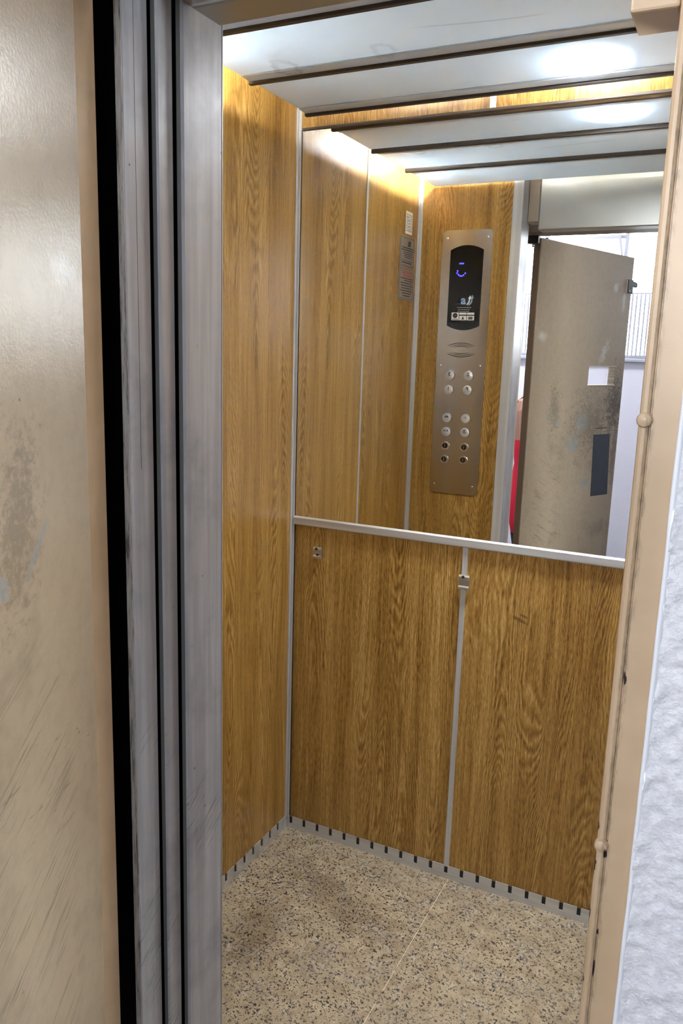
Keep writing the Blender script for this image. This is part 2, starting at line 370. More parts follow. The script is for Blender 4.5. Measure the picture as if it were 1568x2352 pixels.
def navy():
    t = T('dark_navy_film'); O = t.obj(); n = t.noise(t.vec(O[0], O[1], O[2]), 22.0, 4, 0.6)
    return t.bsdf(t.mix(n, (0.016, 0.020, 0.030), (0.045, 0.055, 0.072)), 0.35)
M['navy'] = navy()

def plaster():
    t = T('rough_white_plaster'); P = t.pos(); V = t.vec(P[0], P[1], P[2])
    a = t.noise(V, 95.0, 3, 0.55); b = t.noise(V, 260.0, 2, 0.5)
    col = t.mix(t.rng(a, 0.3, 0.7), (0.66, 0.665, 0.70), (0.76, 0.765, 0.79))
    return t.bsdf(col, 0.55, 0.0, 0.4, normal=t.bump(t.m('ADD', a, t.m('MULTIPLY', b, 0.35)), 0.55, 0.006))
M['plaster'] = plaster()
M['white_edge'] = plain('white_painted_edge', (0.80, 0.82, 0.86), 0.35)
def wall_paint():
    t = T('lilac_white_wall'); P = t.pos(); V = t.vec(P[0], P[1], P[2])
    a = t.noise(t.vec(t.m('MULTIPLY', P[0], 60.0), 0.0, t.m('MULTIPLY', P[2], 150.0)), 1.0, 3, 0.6)
    return t.bsdf((0.70, 0.70, 0.775), 0.6, 0.0, 0.3, normal=t.bump(a, 0.35, 0.004))
M['wall'] = wall_paint()
M['hall_floor'] = plain('grey_terrazzo', (0.09, 0.083, 0.075), 0.5)
M['win_frame'] = plain('pale_window_paint', (0.40, 0.41, 0.47), 0.4)
M['bars'] = plain('grey_window_bars', (0.30, 0.30, 0.33), 0.5)
_t = T('clear_glass'); _a = _t.node('ShaderNodeBsdfTransparent'); _b = _t.node('ShaderNodeBsdfGlossy'); _b.inputs['Roughness'].default_value = 0.02
_m = _t.node('ShaderNodeMixShader'); _m.inputs[0].default_value = 0.06
_t.nt.links.new(_a.outputs[0], _m.inputs[1]); _t.nt.links.new(_b.outputs[0], _m.inputs[2]); _t.nt.links.new(_m.outputs[0], _t.out.inputs[0]); M['glass'] = _t.mat
M['skin'] = plain('skin', (0.36, 0.18, 0.12), 0.5, spec=0.3)
M['red'] = plain('red_cloth', (0.50, 0.012, 0.035), 0.8, spec=0.2)
M['black_cloth'] = plain('black_cloth', (0.012, 0.012, 0.014), 0.85, spec=0.15)
M['hair'] = plain('dark_hair', (0.018, 0.012, 0.009), 0.5)
M['eye_white'] = plain('eye_white', (0.75, 0.73, 0.70), 0.3)
M['added_hall_lamp'] = plain('added_lamp_glass', (0.9, 0.9, 0.9), 0.4, emit=(0.96, 0.97, 1.0), es=ADDED_LAMP)

# ---------------------------------------------------------------- mesh helpers
def origin_of(o):
    return Vector(o.get('_org', (0, 0, 0))) if o else Vector((0, 0, 0))

def link(name, me, mat, parent=None, local=False, smooth=False):
    """me holds world coordinates (or coordinates local to parent when local)"""
    o = bpy.data.objects.new(name, me)
    COL.objects.link(o)
    if mat is not None:
        me.materials.append(mat if not isinstance(mat, str) else M[mat])
    if parent is not None:
        if not local: me.transform(Matrix.Translation(-origin_of(parent)))
        o.parent = parent
        o['_org'] = tuple(origin_of(parent))
    if smooth:
        for p in me.polygons: p.use_smooth = True
    return o

def new_mesh(bm, name='mesh'):
    me = bpy.data.meshes.new(name); bm.normal_update(); bm.to_mesh(me); bm.free(); return me

def add_box(bm, x0, x1, y0, y1, z0, z1, bev=0.0, seg=1):
    r = bmesh.ops.create_cube(bm, size=1.0)
    vs_ = r['verts']
    for v in vs_:
        v.co = Vector(((x0 + x1) / 2 + v.co.x * (x1 - x0), (y0 + y1) / 2 + v.co.y * (y1 - y0), (z0 + z1) / 2 + v.co.z * (z1 - z0)))
    if bev:
        es = list({e for v in vs_ for e in v.link_edges})
        bmesh.ops.bevel(bm, geom=es, offset=bev, segments=seg, affect='EDGES', profile=0.5)

def box(name, x0, x1, y0, y1, z0, z1, mat, parent=None, bev=0.0, seg=1, local=False):
    bm = bmesh.new(); add_box(bm, x0, x1, y0, y1, z0, z1, bev, seg)
    return link(name, new_mesh(bm, name), mat, parent, local)

def boxes(name, lst, mat, parent=None, bev=0.0, local=False):
    bm = bmesh.new()
    for b in lst: add_box(bm, *b, bev)
    return link(name, new_mesh(bm, name), mat, parent, local)

def prism(name, pts, axis, a, b, mat, parent=None, local=False, bev=0.0, smooth=False):
    """closed 2D polygon extruded along axis; pts are the two other coordinates in order"""
    bm = bmesh.new()
    def P(p, w): return {0: (w, p[0], p[1]), 1: (p[0], w, p[1]), 2: (p[0], p[1], w)}[axis]
    lo = [bm.verts.new(P(p, a)) for p in pts]; hi = [bm.verts.new(P(p, b)) for p in pts]
    n = len(pts)
    bm.faces.new(lo); bm.faces.new(list(reversed(hi)))
    for i in range(n): bm.faces.new((lo[i], hi[i], hi[(i + 1) % n], lo[(i + 1) % n]))
    bmesh.ops.recalc_face_normals(bm, faces=bm.faces)
    if bev:
        es = [e for e in bm.edges if abs((e.verts[0].co - e.verts[1].co)[axis]) < 1e-7 and (e.verts[0].co[axis] == max(a, b))]
        bmesh.ops.bevel(bm, geom=es, offset=bev, segments=2, affect='EDGES')
    return link(name, new_mesh(bm, name), mat, parent, local, smooth)

def empty(name, loc, rz=0.0):
    o = bpy.data.objects.new(name, None); COL.objects.link(o); o.location = loc; o.rotation_euler = (0, 0, rz)
    o.empty_display_size = 0.05; o['_org'] = tuple(loc)
    return o

def tag(o, label=None, cat=None, group=None, kind=None):
    if label: o['label'] = label
    if cat: o['category'] = cat
    if group: o['group'] = group
    if kind: o['kind'] = kind
    return o

def lathe(name, prof, centre, axis, mat, parent=None, seg=24, local=False, smooth=True):
    """profile list of (radius, height) turned round an axis (Vector) through centre"""
    ax = Vector(axis).normalized()
    e1 = ax.orthogonal().normalized(); e2 = ax.cross(e1); c = Vector(centre)
    bm = bmesh.new(); rows = []
    for r, h in prof:
        if r < 1e-6: rows.append([bm.verts.new(c + ax * h)])
        else: rows.append([bm.verts.new(c + ax * h + (e1 * math.cos(2 * math.pi * k / seg) + e2 * math.sin(2 * math.pi * k / seg)) * r) for k in range(seg)])
    for A, B in zip(rows, rows[1:]):
        for k in range(seg):
            k2 = (k + 1) % seg
            if len(A) == 1 and len(B) == 1: continue
            if len(A) == 1: bm.faces.new((A[0], B[k], B[k2]))
            elif len(B) == 1: bm.faces.new((A[k], B[0], A[k2]))
            else: bm.faces.new((A[k], B[k], B[k2], A[k2]))
    bmesh.ops.recalc_face_normals(bm, faces=bm.faces)
    o = link(name, new_mesh(bm, name), mat, parent, local, False)
    if smooth:
        for p in o.data.polygons: p.use_smooth = True
        o.data.set_sharp_from_angle(angle=math.radians(35))
    return o

def text_mesh(body, size, mtx, depth=0.0006, mirror=False, bold=0.0):
    cu = bpy.data.curves.new('t', 'FONT'); cu.body = body; cu.size = size; cu.align_x = 'CENTER'; cu.align_y = 'CENTER'
    cu.extrude = depth; cu.offset = bold; cu.resolution_u = 4
    o = bpy.data.objects.new('t', cu); COL.objects.link(o)
    me = bpy.data.meshes.new_from_object(o.evaluated_get(bpy.context.evaluated_depsgraph_get()))
    bpy.data.objects.remove(o); bpy.data.curves.remove(cu)
    if mirror:
        me.transform(Matrix.Scale(-1, 4, (1, 0, 0))); me.flip_normals()
    me.transform(mtx)
    return me

def wall_mtx(x, y, z, facing):
    if facing == '+y': R = Matrix(((-1, 0, 0), (0, 0, 1), (0, 1, 0)))
    elif facing == '+x': R = Matrix(((0, 0, 1), (1, 0, 0), (0, 1, 0)))
    return Matrix.Translation((x, y, z)) @ R.to_4x4()

def screw(parent, centre, axis, r=0.004, mat='chrome', name='screw'):
    s = lathe(name, [(r, 0), (r, 0.0008), (r * 0.7, 0.0016), (0, 0.0019)], centre, axis, mat, parent, 12)
    return s

# ================================================================ ELEVATOR CAR SHELL
XL, XR, YB, YF = -1.169, -0.080, 2.045, 1.120     # inner faces of left, right, back, front walls
ZT = 2.33                                          # roof of the car
ZB = 2.111                                         # underside of hanging ceiling panels

# floor with four granite slabs
fl = tag(box('floor', XL - 0.03, XR + 0.03, 0.955, YB + 0.03, -0.04, -0.0012, 'grout'), 'granite slab floor of the lift car', None, kind='structure')
JX, JY = -0.619, 1.529
for x0, x1 in ((XL, JX - 0.0008), (JX + 0.0008, XR)):
    for y0, y1 in ((0.97, JY - 0.0008), (JY + 0.0008, YB)):
        box('tile', x0, x1, y0, y1, -0.02, 0.0, 'granite', fl)

# back wall
wbk = tag(box('wall_back', XL - 0.04, XR + 0.04, YB + 0.016, YB + 0.05, 0, ZT, 'brown'), 'oak laminate back wall of the lift car below and above the mirror', kind='structure')
DX = -0.628
TW = 0.0065
for x0, x1 in ((XL, DX - TW), (DX + TW, XR)):
    box('panel', x0, x1, YB + 0.002, YB + 0.016, 0.030, 1.010, 'wood_back', wbk, 0.0008)
    box('panel', x0, x1, YB + 0.002, YB + 0.016, 2.094, ZT, 'wood_back', wbk, 0.0008)
box('joint_strip', DX - 0.0075, DX + 0.0075, YB - 0.0025, YB + 0.010, 0.036, 0.999, 'alum', wbk, 0.0012)
box('joint_strip', DX - 0.0075, DX + 0.0075, YB - 0.0025, YB + 0.010, 2.094, ZT, 'alum', wbk, 0.0012)
# left wall
wl = tag(box('wall_left', XL - 0.05, XL - 0.016, YF - 0.02, YB + 0.03, 0, ZT, 'brown'), 'oak laminate left wall of the lift car', kind='structure')
DY = 1.589
for y0, y1 in ((YF - 0.004, DY - 0.004), (DY + 0.004, YB + 0.002)):
    box('panel', XL - 0.016, XL, y0, y1, 0.030, ZT, 'wood_left', wl, 0.0008)
box('joint_strip', XL - 0.010, XL + 0.0025, DY - 0.0055, DY + 0.0055, 0.036, ZT, 'alum', wl, 0.001)
# double corner profile between the left and the back wall, and at the front corner
tr = tag(box('trim_1', XL - 0.001, XL + 0.0105, YB - 0.0035, YB + 0.006, 0.036, ZT, 'alum', None, 0.0012), 'slim aluminium corner profile beside the mirror', kind='structure')
box('edge_bead', XL - 0.001, XL + 0.0035, YB - 0.0115, YB - 0.0038, 0.036, ZT, 'alum', tr, 0.001)
box('shadow_gap', XL + 0.0105, XL + 0.0128, YB - 0.0008, YB + 0.004, 0.036, 2.09, 'dark', tr)
tr = tag(box('trim_2', XL - 0.001, XL + 0.013, YF - 0.006, YF + 0.0035, 0.036, ZT, 'alum', None, 0.0012), 'slim aluminium corner profile beside the control panel wall', kind='structure')
box('edge_bead', XL - 0.001, XL + 0.0035, YF + 0.004, YF + 0.015, 0.036, ZT, 'alum', tr, 0.001)

# right wall
wr = tag(box('wall_right', XR + 0.016, XR + 0.05, YF - 0.10, YB + 0.03, 0, ZT, 'brown'), 'oak laminate right wall of the lift car', kind='structure')
for y0, y1 in ((YF - 0.004, DY - 0.004), (DY + 0.004, YB + 0.002)):
    box('panel', XR, XR + 0.016, y0, y1, 0.030, ZT, 'wood_right', wr, 0.0008)
box('joint_strip', XR - 0.0025, XR + 0.010, DY - 0.0055, DY + 0.0055, 0.036, ZT, 'alum', wr, 0.001)

# baseboards with a comb of vent slots
def baseboard(name, a0, a1, axis, face, direc, ref, label):
    """strip along axis from a0 to a1, front face at face, thickness toward direc"""
    pitch, sw, zt, zs = 0.0475, 0.0105, 0.041, 0.0165
    k = math.ceil((a0 - ref + sw) / pitch)
    cuts = []
    while ref + k * pitch < a1 - sw:
        cuts.append(ref + k * pitch); k += 1
    bm = bmesh.new()
    f0, f1 = sorted((face, face + 0.003 * direc))
    def seg(p, q, z0, z1):
        if axis == 0: add_box(bm, p, q, f0, f1, z0, z1)
        else: add_box(bm, f0, f1, p, q, z0, z1)
    seg(a0, a1, 0.0, zs)
    ed = [a0] + [e for c in cuts for e in (c - sw / 2, c + sw / 2)] + [a1]
    for p, q in zip(ed[0::2], ed[1::2]): seg(p, q, zs, zt)
    o = tag(link(name, new_mesh(bm), 'alum_x'), label, kind='structure')
    lo, hi = sorted((face + 0.0035 * direc, face + 0.0065 * direc))
    if axis == 0: box('vent_backing', a0, a1, lo, hi, 0.002, 0.036, 'dark', o)
    else: box('vent_backing', lo, hi, a0, a1, 0.002, 0.036, 'dark', o)
    return o
baseboard('baseboard_back', XL + 0.002, XR - 0.002, 0, YB - 0.004, 1, DX, 'slotted metal skirting along the back wall')
baseboard('baseboard_left', YF + 0.004, YB - 0.006, 1, XL + 0.004, -1, YB - 0.012, 'slotted metal skirting along the left wall')
baseboard('baseboard_right', YF + 0.004, YB - 0.006, 1, XR - 0.004, 1, YB - 0.012, 'slotted metal skirting along the right wall')

# front wall (door side), left return with control panel; jamb; transom
XJ = -0.779
wf = tag(box('wall_front', XL - 0.04, -0.7895, 1.036, YF - 0.014, 0, ZT, 'black'), 'door-side wall of the lift car with oak panel and grey steel jamb', kind='structure')
box('panel', XL, -0.8165, YF - 0.014, YF, 0.02, ZT, 'wood_front', wf, 0.0008)
# folded jamb: strip on the inside, reveal, return on the shaft side
prism('jamb', [(-0.8155, YF - 0.013), (-0.8155, YF + 0.003), (-0.782, YF + 0.003), (XJ, YF), (XJ, 1.0255), (XJ - 0.0035, 1.022), (-0.7892, 1.022), (-0.7892, YF - 0.013)], 2, 0.0, 2.14, 'jamb', wf)
box('jamb_strip', -0.8145, -0.7795, YF + 0.0032, YF + 0.0045, 0.02, 2.14, 'alum', wf)
box('front_head', XL - 0.04, XR + 0.03, 1.02, YF - 0.016, 2.14, ZT, 'roof_white', wf)
box('transom', -0.737, XR - 0.006, 0.985, 1.055, 1.956, 2.14, 'transom', wf, 0.004, 2)
box('transom_end', -0.7785, -0.738, 0.985, 1.050, 1.985, 2.14, 'brown_paint', wf, 0.002)
box('jamb', XR - 0.006, XR + 0.03, 1.022, YF, 0.0, 2.14, 'jamb', wf, 0.002)
# car sill
tag(box('trim_3', -0.90, XR + 0.02, 0.915, 0.969, -0.03, 0.0, 'alum_x', None, 0.001), 'grooved metal car sill', kind='structure')

# roof and hanging ceiling panels
cl = tag(box('ceiling', XL - 0.04, XR + 0.04, 1.02, YB + 0.04, ZT, ZT + 0.03, 'roof_white'), 'white car roof with three hanging pale ceiling panels', kind='structure')
PX0, PX1 = -1.106, -0.150
for y0, y1 in ((1.142, 1.430), (1.440, 1.705), (1.715, 1.972)):
    p = box('ceiling_panel', PX0, PX1, y0, y1, ZB, ZB + 0.012, 'board', cl, 0.0015)
    box('edge_lip', PX0 + 0.004, PX1 - 0.004, y1 - 0.044, y1 - 0.009, ZB - 0.0045, ZB - 0.0002, 'board', p, 0.0015)
    box('edge_strip', PX0, PX1, y1 - 0.008, y1 + 0.004, ZB - 0.010, ZB + 0.004, 'brown', p, 0.001)
    for hx in (PX0 + 0.12, PX1 - 0.12):
        box('hanger', hx - 0.006, hx + 0.006, (y0 + y1) / 2 - 0.006, (y0 + y1) / 2 + 0.006, ZB + 0.012, ZT, 'alum', p)

# downlight in the rear panel
dl = tag(empty('downlight', (-0.375, 1.848, ZB)), 'round glowing downlight in the rear ceiling panel', 'light')
lathe('diffuser', [(0.0, -0.003), (0.06, -0.003), (0.074, -0.002), (0.078, 0.0)], (-0.375, 1.848, ZB), (0, 0, 1), 'led', dl, 40)
lathe('rim', [(0.078, 0.0), (0.079, -0.002), (0.084, -0.0015), (0.088, -0.0002)], (-0.375, 1.848, ZB), (0, 0, 1), 'rim', dl, 40)
bl = bpy.data.lights.new('downlight_beam', 'AREA'); bl.shape = 'DISK'; bl.size = 0.15; bl.spread = math.radians(88); bl.energy = LED_BEAM; bl.color = (0.94, 0.97, 1.0)
bo = bpy.data.objects.new('downlight_beam', bl); COL.objects.link(bo); bo.parent = dl; bo.location = (0, 0, -0.0045); bo['kind'] = 'helper'
# lamp tubes lying above the panels, seen only by their glow
def tube_lamp(p0, p1, label, glass):
    a, b = Vector(p0), Vector(p1); ln = (b - a).length
    e = tag(empty('tube_lamp', p0), label, 'lamp')
    lathe('glass_tube', [(0.0, 0.02), (0.013, 0.02), (0.013, ln - 0.02), (0.0, ln - 0.02)], p0, b - a, glass, e, 16)
    for h in (0.0, ln - 0.02):
        lathe('end_cap', [(0.0, h), (0.014, h), (0.014, h + 0.02), (0.0, h + 0.02)], p0, b - a, 'white_plastic', e, 16)
    return e
tube_lamp((-1.035, 1.20, 2.19), (-1.035, 1.62, 2.19), 'lamp tube above the ceiling panels along the left wall', 'tube_bright')
tube_lamp((-0.48, 1.90, 2.20), (-0.28, 1.90, 2.20), 'lamp tube above the rear ceiling panel along the back wall', 'tube')

# ================================================================ MIRROR
mr = tag(empty('wall_mirror', (-0.62, YB, 1.0)), 'large wall mirror with aluminium ledge on the upper back wall', 'mirror')
box('mirror_glass', XL + 0.0128, XR - 0.002, YB, YB + 0.006, 1.018, 2.092, 'mirror', mr)
prism('ledge', [(YB + 0.002, 0.9975), (YB - 0.006, 0.9975), (YB - 0.0075, 1.000), (YB - 0.0075, 1.0185), (YB - 0.0045, 1.0215), (YB - 0.001, 1.0225), (YB + 0.002, 1.0225)], 0, XL + 0.0115, XR - 0.002, 'alum_x', mr)
box('top_strip', XL + 0.0128, XR - 0.002, YB - 0.004, YB + 0.004, 2.0885, 2.0955, 'brown', mr, 0.001)

# ================================================================ HOOK BRACKETS
def bracket(x0, x1, z0, z1, label, tilt):
    e = tag(empty('wall_bracket', ((x0 + x1) / 2, YB, z0)), label, 'bracket', 'wall brackets under the mirror')
    y = YB - 0.001
    zc = z0 + (z1 - z0) * 0.62
    pts = [(y, z0), (y - 0.010, z0), (y - 0.012, z0 + 0.003), (y - 0.012, z0 + 0.007), (y - 0.0085, z0 + 0.010), (y - 0.0085, zc), (y - 0.012, zc + 0.003),
           (y - 0.012, z1 - 0.004), (y - 0.009, z1), (y - 0.004, z1), (y - 0.004, z0 + 0.004), (y, z0 + 0.004)]
    prism('clip', pts, 0, x0, x1, 'chrome_dull', e)
    screw(e, ((x0 + x1) / 2, y - 0.0085, (z0 + zc) / 2 if tilt else z1 - 0.010), (0, -1, 0), 0.0042, 'dark')
    screw(e, ((x0 + x1) / 2 - 0.002, y - 0.0122, z1 - 0.004), (0, -1, 0), 0.0042, 'dark')
    return e
M['chrome_dull'] = plain('dull_chrome', (0.55, 0.54, 0.52), 0.30, 0.85)
bracket(-1.0875, -1.0615, 0.9045, 0.938, 'small metal clip on the oak panel near the left corner', True)
bracket(-0.639, -0.610, 0.8815, 0.921, 'small metal clip on the aluminium joint of the back wall', False)

# ================================================================ CONTROL PANEL
YP = YF + 0.0002
cp = tag(empty('control_panel', (-0.976, YF, 0.976)), 'tall brushed steel lift control panel with black display, reflected in the mirror', 'control panel')
def rrect(x0, x1, z0, z1, r, n=6):
    pts = []
    for cx, cz, a in ((x1 - r, z1 - r, 0), (x0 + r, z1 - r, 90), (x0 + r, z0 + r, 180), (x1 - r, z0 + r, 270)):
        for i in range(n + 1):
            q = math.radians(a + 90 * i / n); pts.append((cx + r * math.cos(q), cz + r * math.sin(q)))
    return pts
prism('faceplate', rrect(-1.0725, -0.8795, 0.976, 1.957, 0.018), 1, YP, YP + 0.004, 'steel', cp)
YS = YP + 0.004
def arc(x0, x1, z, h, n=14):
    """points from x0 to x1 on a shallow arc of rise h"""
    return [(x0 + (x1 - x0) * i / n, z + h * (1 - (2 * i / n - 1) ** 2)) for i in range(n + 1)]
dsp = prism('display', arc(-1.0375, -0.9110, 1.886, 0.017) + arc(-0.9110, -1.0375, 1.6145, -0.017), 1, YS, YS + 0.0012, 'glass_black', cp)
YD = YS + 0.0012
def dots(name, pts, r, mat, parent, y):
    bm = bmesh.new()
    for x, z in pts:
        bmesh.ops.create_cone(bm, cap_ends=True, segments=10, radius1=r, radius2=r, depth=0.0006, matrix=Matrix.Translation((x, y, z)) @ Matrix.Rotation(math.pi / 2, 4, 'X'))
    return link(name, new_mesh(bm), mat, parent)
dots('led_dash', [(-0.9985, 1.838), (-0.9925, 1.838), (-0.9865, 1.838)], 0.0030, 'led_blue', dsp, YD)
dots('led_arc', [(-1.0065, 1.812), (-1.008, 1.8045), (-1.002, 1.798), (-0.9955, 1.794), (-0.9895, 1.7935), (-0.983, 1.7965), (-0.9765, 1.803)], 0.0030, 'led_blue', dsp, YD)
# logo: reversed a and a curved arrow, so that the mirror shows them upright
lg = link('logo_letter', text_mesh('a', 0.044, wall_mtx(-0.9775, YD + 0.0002, 1.706, '+y'), 0.0002, True, 0.0012), 'blue_ink', dsp)
prism('logo_arrow', [(-0.9655, 1.690), (-0.9605, 1.690), (-0.9535, 1.699), (-0.9505, 1.712), (-0.9465, 1.712), (-0.9525, 1.724), (-0.9595, 1.712), (-0.9560, 1.712), (-0.9580, 1.701)], 1, YD, YD + 0.0004, 'white_ink', dsp)
prism('logo_tail', [(-0.9600, 1.688), (-0.9510, 1.690), (-0.9440, 1.698), (-0.9420, 1.713), (-0.9375, 1.713), (-0.9440, 1.726), (-0.9510, 1.713), (-0.9470, 1.713), (-0.9485, 1.702)], 1, YD, YD + 0.0003, 'blue_ink', dsp)
random.seed(4)
def fake_lines(name, x0, x1, z, h, mat, parent, y, facing='+y', wx=(0.003, 0.010)):
    bm = bmesh.new(); x = x0
    while x < x1:
        w = random.uniform(*wx); e = min(x + w, x1)
        if facing == '+y': add_box(bm, x, e, y, y + 0.0003, z - h / 2, z + h / 2)
        else: add_box(bm, y, y + 0.0003, x, e, z - h / 2, z + h / 2)
        x = e + h * 0.55
    return link(name, new_mesh(bm), mat, parent)
fake_lines('small_print', -1.001, -0.947, 1.6805, 0.0030, 'grey_ink', dsp, YD)
fake_lines('small_print', -0.997, -0.952, 1.6730, 0.0024, 'grey_ink', dsp, YD)
fake_lines('small_print', -0.998, -0.953, 1.6665, 0.0024, 'grey_ink', dsp, YD)
box('logo_rule', -1.008, -0.985, YD, YD + 0.0003, 1.6925, 1.6934, 'grey_ink', dsp)
ic = box('pictogram', -1.0205, -0.9925, YD, YD + 0.0004, 1.634, 1.662, 'white_ink', dsp)
lathe('disc', [(0.0, 0.0008), (0.0095, 0.0008), (0.0095, 0)], (-1.0065, YD, 1.651), (0, 1, 0), 'ink', ic, 20)
box('stroke', -1.0125, -1.0005, YD + 0.0008, YD + 0.0010, 1.6505, 1.6522, 'red_ink', ic)
fake_lines('caption', -1.0175, -0.9955, 1.6375, 0.0028, 'ink', ic, YD + 0.0004)
for x0, kind in ((-0.9905, 'load'), (-0.9605, 'people')):
    ic = box('pictogram', x0, x0 + 0.028, YD, YD + 0.0004, 1.634, 1.662, 'white_ink', dsp)
    box('band', x0, x0 + 0.028, YD + 0.0003, YD + 0.0006, 1.6505, 1.6545, 'ink', ic)
    if kind == 'load':
        prism('weight', [(x0 + 0.0095, 1.637), (x0 + 0.0195, 1.637), (x0 + 0.0165, 1.6445), (x0 + 0.0145, 1.6485), (x0 + 0.0125, 1.6445)], 1, YD + 0.0003, YD + 0.0007, 'ink', ic)
    else:
        for i in range(3):
            cx = x0 + 0.0085 + i * 0.0055
            prism('figure', [(cx - 0.0022, 1.6365), (cx + 0.0022, 1.6365), (cx + 0.0025, 1.6445), (cx + 0.0012, 1.6475), (cx - 0.0012, 1.6475), (cx - 0.0025, 1.6445)], 1, YD + 0.0003, YD + 0.0007, 'ink', ic)
# loudspeaker slits
for s in (1, -1):
    for k, (hw, off, th) in enumerate(((0.054, 0.0, 0.0024), (0.045, -0.0062, 0.0021), (0.034, -0.0110, 0.0019))):
        z = 1.525 + s * (0.0105 + off * 0.55 + 0.004); r = 0.0125 - k * 0.0032
        up = arc(-0.976 - hw, -0.976 + hw, z, s * r); dn = arc(-0.976 + hw, -0.976 - hw, z - s * th * 0.2, s * (r - th))
        prism('speaker_slit', up + dn, 1, YS, YS + 0.0003, 'ink', cp)
# buttons
def button(x, z, sym, size=0.018):
    ring = lathe('button', [(0.0195, 0.0), (0.0205, 0.002), (0.0195, 0.0035), (0.0178, 0.0035), (0.0178, 0.0025)], (x, YS, z), (0, 1, 0), 'chrome', cp, 28)
    cap = lathe('cap', [(0.0, 0.0062), (0.0150, 0.0060), (0.0172, 0.0048), (0.0174, 0.0015)], (x, YS, z), (0, 1, 0), 'button', ring, 28)
    yt = YS + 0.0063
    if isinstance(sym, str) and sym not in ('open', 'close', 'bell', 'phone'):
        link('symbol', text_mesh(sym, 0.019, wall_mtx(x, yt, z + 0.004, '+y'), 0.0003, False, 0.0004), 'ink', ring)
    elif sym == 'open':
        for s in (-1, 1):
            prism('symbol', [(x + s * 0.0012, z - 0.001), (x + s * 0.0082, z + 0.004), (x + s * 0.0012, z + 0.009)], 1, yt - 0.0003, yt + 0.0003, 'ink', ring)
    elif sym == 'close':
        for s in (-1, 1):
            prism('symbol', [(x + s * 0.0085, z - 0.001), (x + s * 0.0025, z + 0.004), (x + s * 0.0085, z + 0.009)], 1, yt - 0.0003, yt + 0.0003, 'ink', ring)
        box('symbol', x - 0.0009, x + 0.0009, yt - 0.0003, yt + 0.0003, z - 0.002, z + 0.010, 'ink', ring)
    elif sym == 'bell':
        prism('symbol', [(x - 0.006, z - 0.001), (x + 0.006, z - 0.001), (x + 0.004, z + 0.002), (x + 0.003, z + 0.007), (x, z + 0.009), (x - 0.003, z + 0.007), (x - 0.004, z + 0.002)], 1, yt - 0.0003, yt + 0.0002, 'grey_btn', ring)
    elif sym == 'phone':
        pts = [(x + 0.0075 * math.cos(a), z + 0.004 + 0.0075 * math.sin(a)) for a in [math.radians(q) for q in range(60, 331, 15)]]
        pts += [(x + 0.005 * math.cos(a), z + 0.004 + 0.005 * math.sin(a)) for a in [math.radians(q) for q in range(330, 59, -15)]]
        prism('symbol', pts, 1, yt - 0.0003, yt + 0.0003, 'ink', ring)
        prism('symbol', [(x - 0.002, z + 0.001), (x + 0.003, z + 0.002), (x + 0.001, z + 0.008), (x - 0.002, z + 0.006)], 1, yt - 0.0003, yt + 0.0003, 'ink', ring)
    fake_lines('braille', x - 0.005, x + 0.005, z - 0.009, 0.0012, 'grey_btn', ring, yt - 0.0006, '+y', (0.001, 0.0016))
M['grey_btn'] = plain('grey_button_mark', (0.36, 0.35, 0.32), 0.5)
for x, z, s in ((-1.0145, 1.430, '3'), (-0.9405, 1.431, '2'), (-1.016, 1.3755, '1'), (-0.942, 1.377, 'P'), (-1.017, 1.269, 'open'), (-0.942, 1.270, 'bell'),
                (-1.0175, 1.2155, 'close'), (-0.942, 1.217, 'phone')):
    button(x, z, s)
for x, z in ((-1.018, 1.161), (-0.942, 1.160), (-1.0195, 1.1085), (-0.943, 1.111)):
    k = lathe('key_switch', [(0.0172, 0.0), (0.0172, 0.0035), (0.0155, 0.0055), (0.0118, 0.0055), (0.0112, 0.0030), (0.0, 0.0030)], (x, YS, z), (0, 1, 0), 'chrome', cp, 28)
    lathe('lock_barrel', [(0.0, 0.0048), (0.0090, 0.0046), (0.0105, 0.0034)], (x, YS, z), (0, 1, 0), 'black_metal', k, 20)
    box('key_slot', x - 0.0010, x + 0.0010, YS + 0.0046, YS + 0.0051, z - 0.0055, z + 0.0055, 'chrome', k)
for x, z in ((-1.055, 1.466), (-0.900, 1.468), (-1.052, 1.929), (-0.898, 1.930), (-1.056, 1.009), (-0.902, 1.010)):
    screw(cp, (x, YS, z), (0, 1, 0), 0.0046)

# ================================================================ STICKER AND PLATES ON THE LEFT WALL
XW = XL + 0.0003
st = tag(box('sticker', XW, XW + 0.0005, 1.192, 1.255, 1.934, 2.012, 'paper'), 'white paper sticker above two metal plates on the left wall', 'sticker')
bm = bmesh.new()
for k in range(4):
    y0 = 1.200 + k * 0.0135; z = 1.942
    while z < 2.000:
        e = z + random.uniform(0.004, 0.010); add_box(bm, XW + 0.0005, XW + 0.0008, y0, y0 + 0.0065, z, min(e, 2.003)); z = e + 0.003
link('vertical_print', new_mesh(bm), 'grey_ink', st)
def plate(y0, y1, z0, z1, label):
    p = tag(box('sign_plate', XW, XW + 0.0018, y0, y1, z0, z1, 'plate', None, 0.0005), label, 'sign')
    X = XW + 0.0018
    b = 0.005
    boxes('border', [(X, X + 0.0003, y0 + b, y1 - b, z0 + b, z0 + b + 0.0012), (X, X + 0.0003, y0 + b, y1 - b, z1 - b - 0.0012, z1 - b),
                     (X, X + 0.0003, y0 + b, y0 + b + 0.0012, z0 + b, z1 - b), (X, X + 0.0003, y1 - b - 0.0012, y1 - b, z0 + b, z1 - b)], 'ink', p)
    return p, X
p, X = plate(1.162, 1.296, 1.813, 1.925, 'grey engraved metal plate with dark logo, below the white sticker')
link('logo', text_mesh('ta', 0.034, wall_mtx(X, 1.214, 1.902, '+x'), 0.0003, False, 0.0014), 'ink', p)
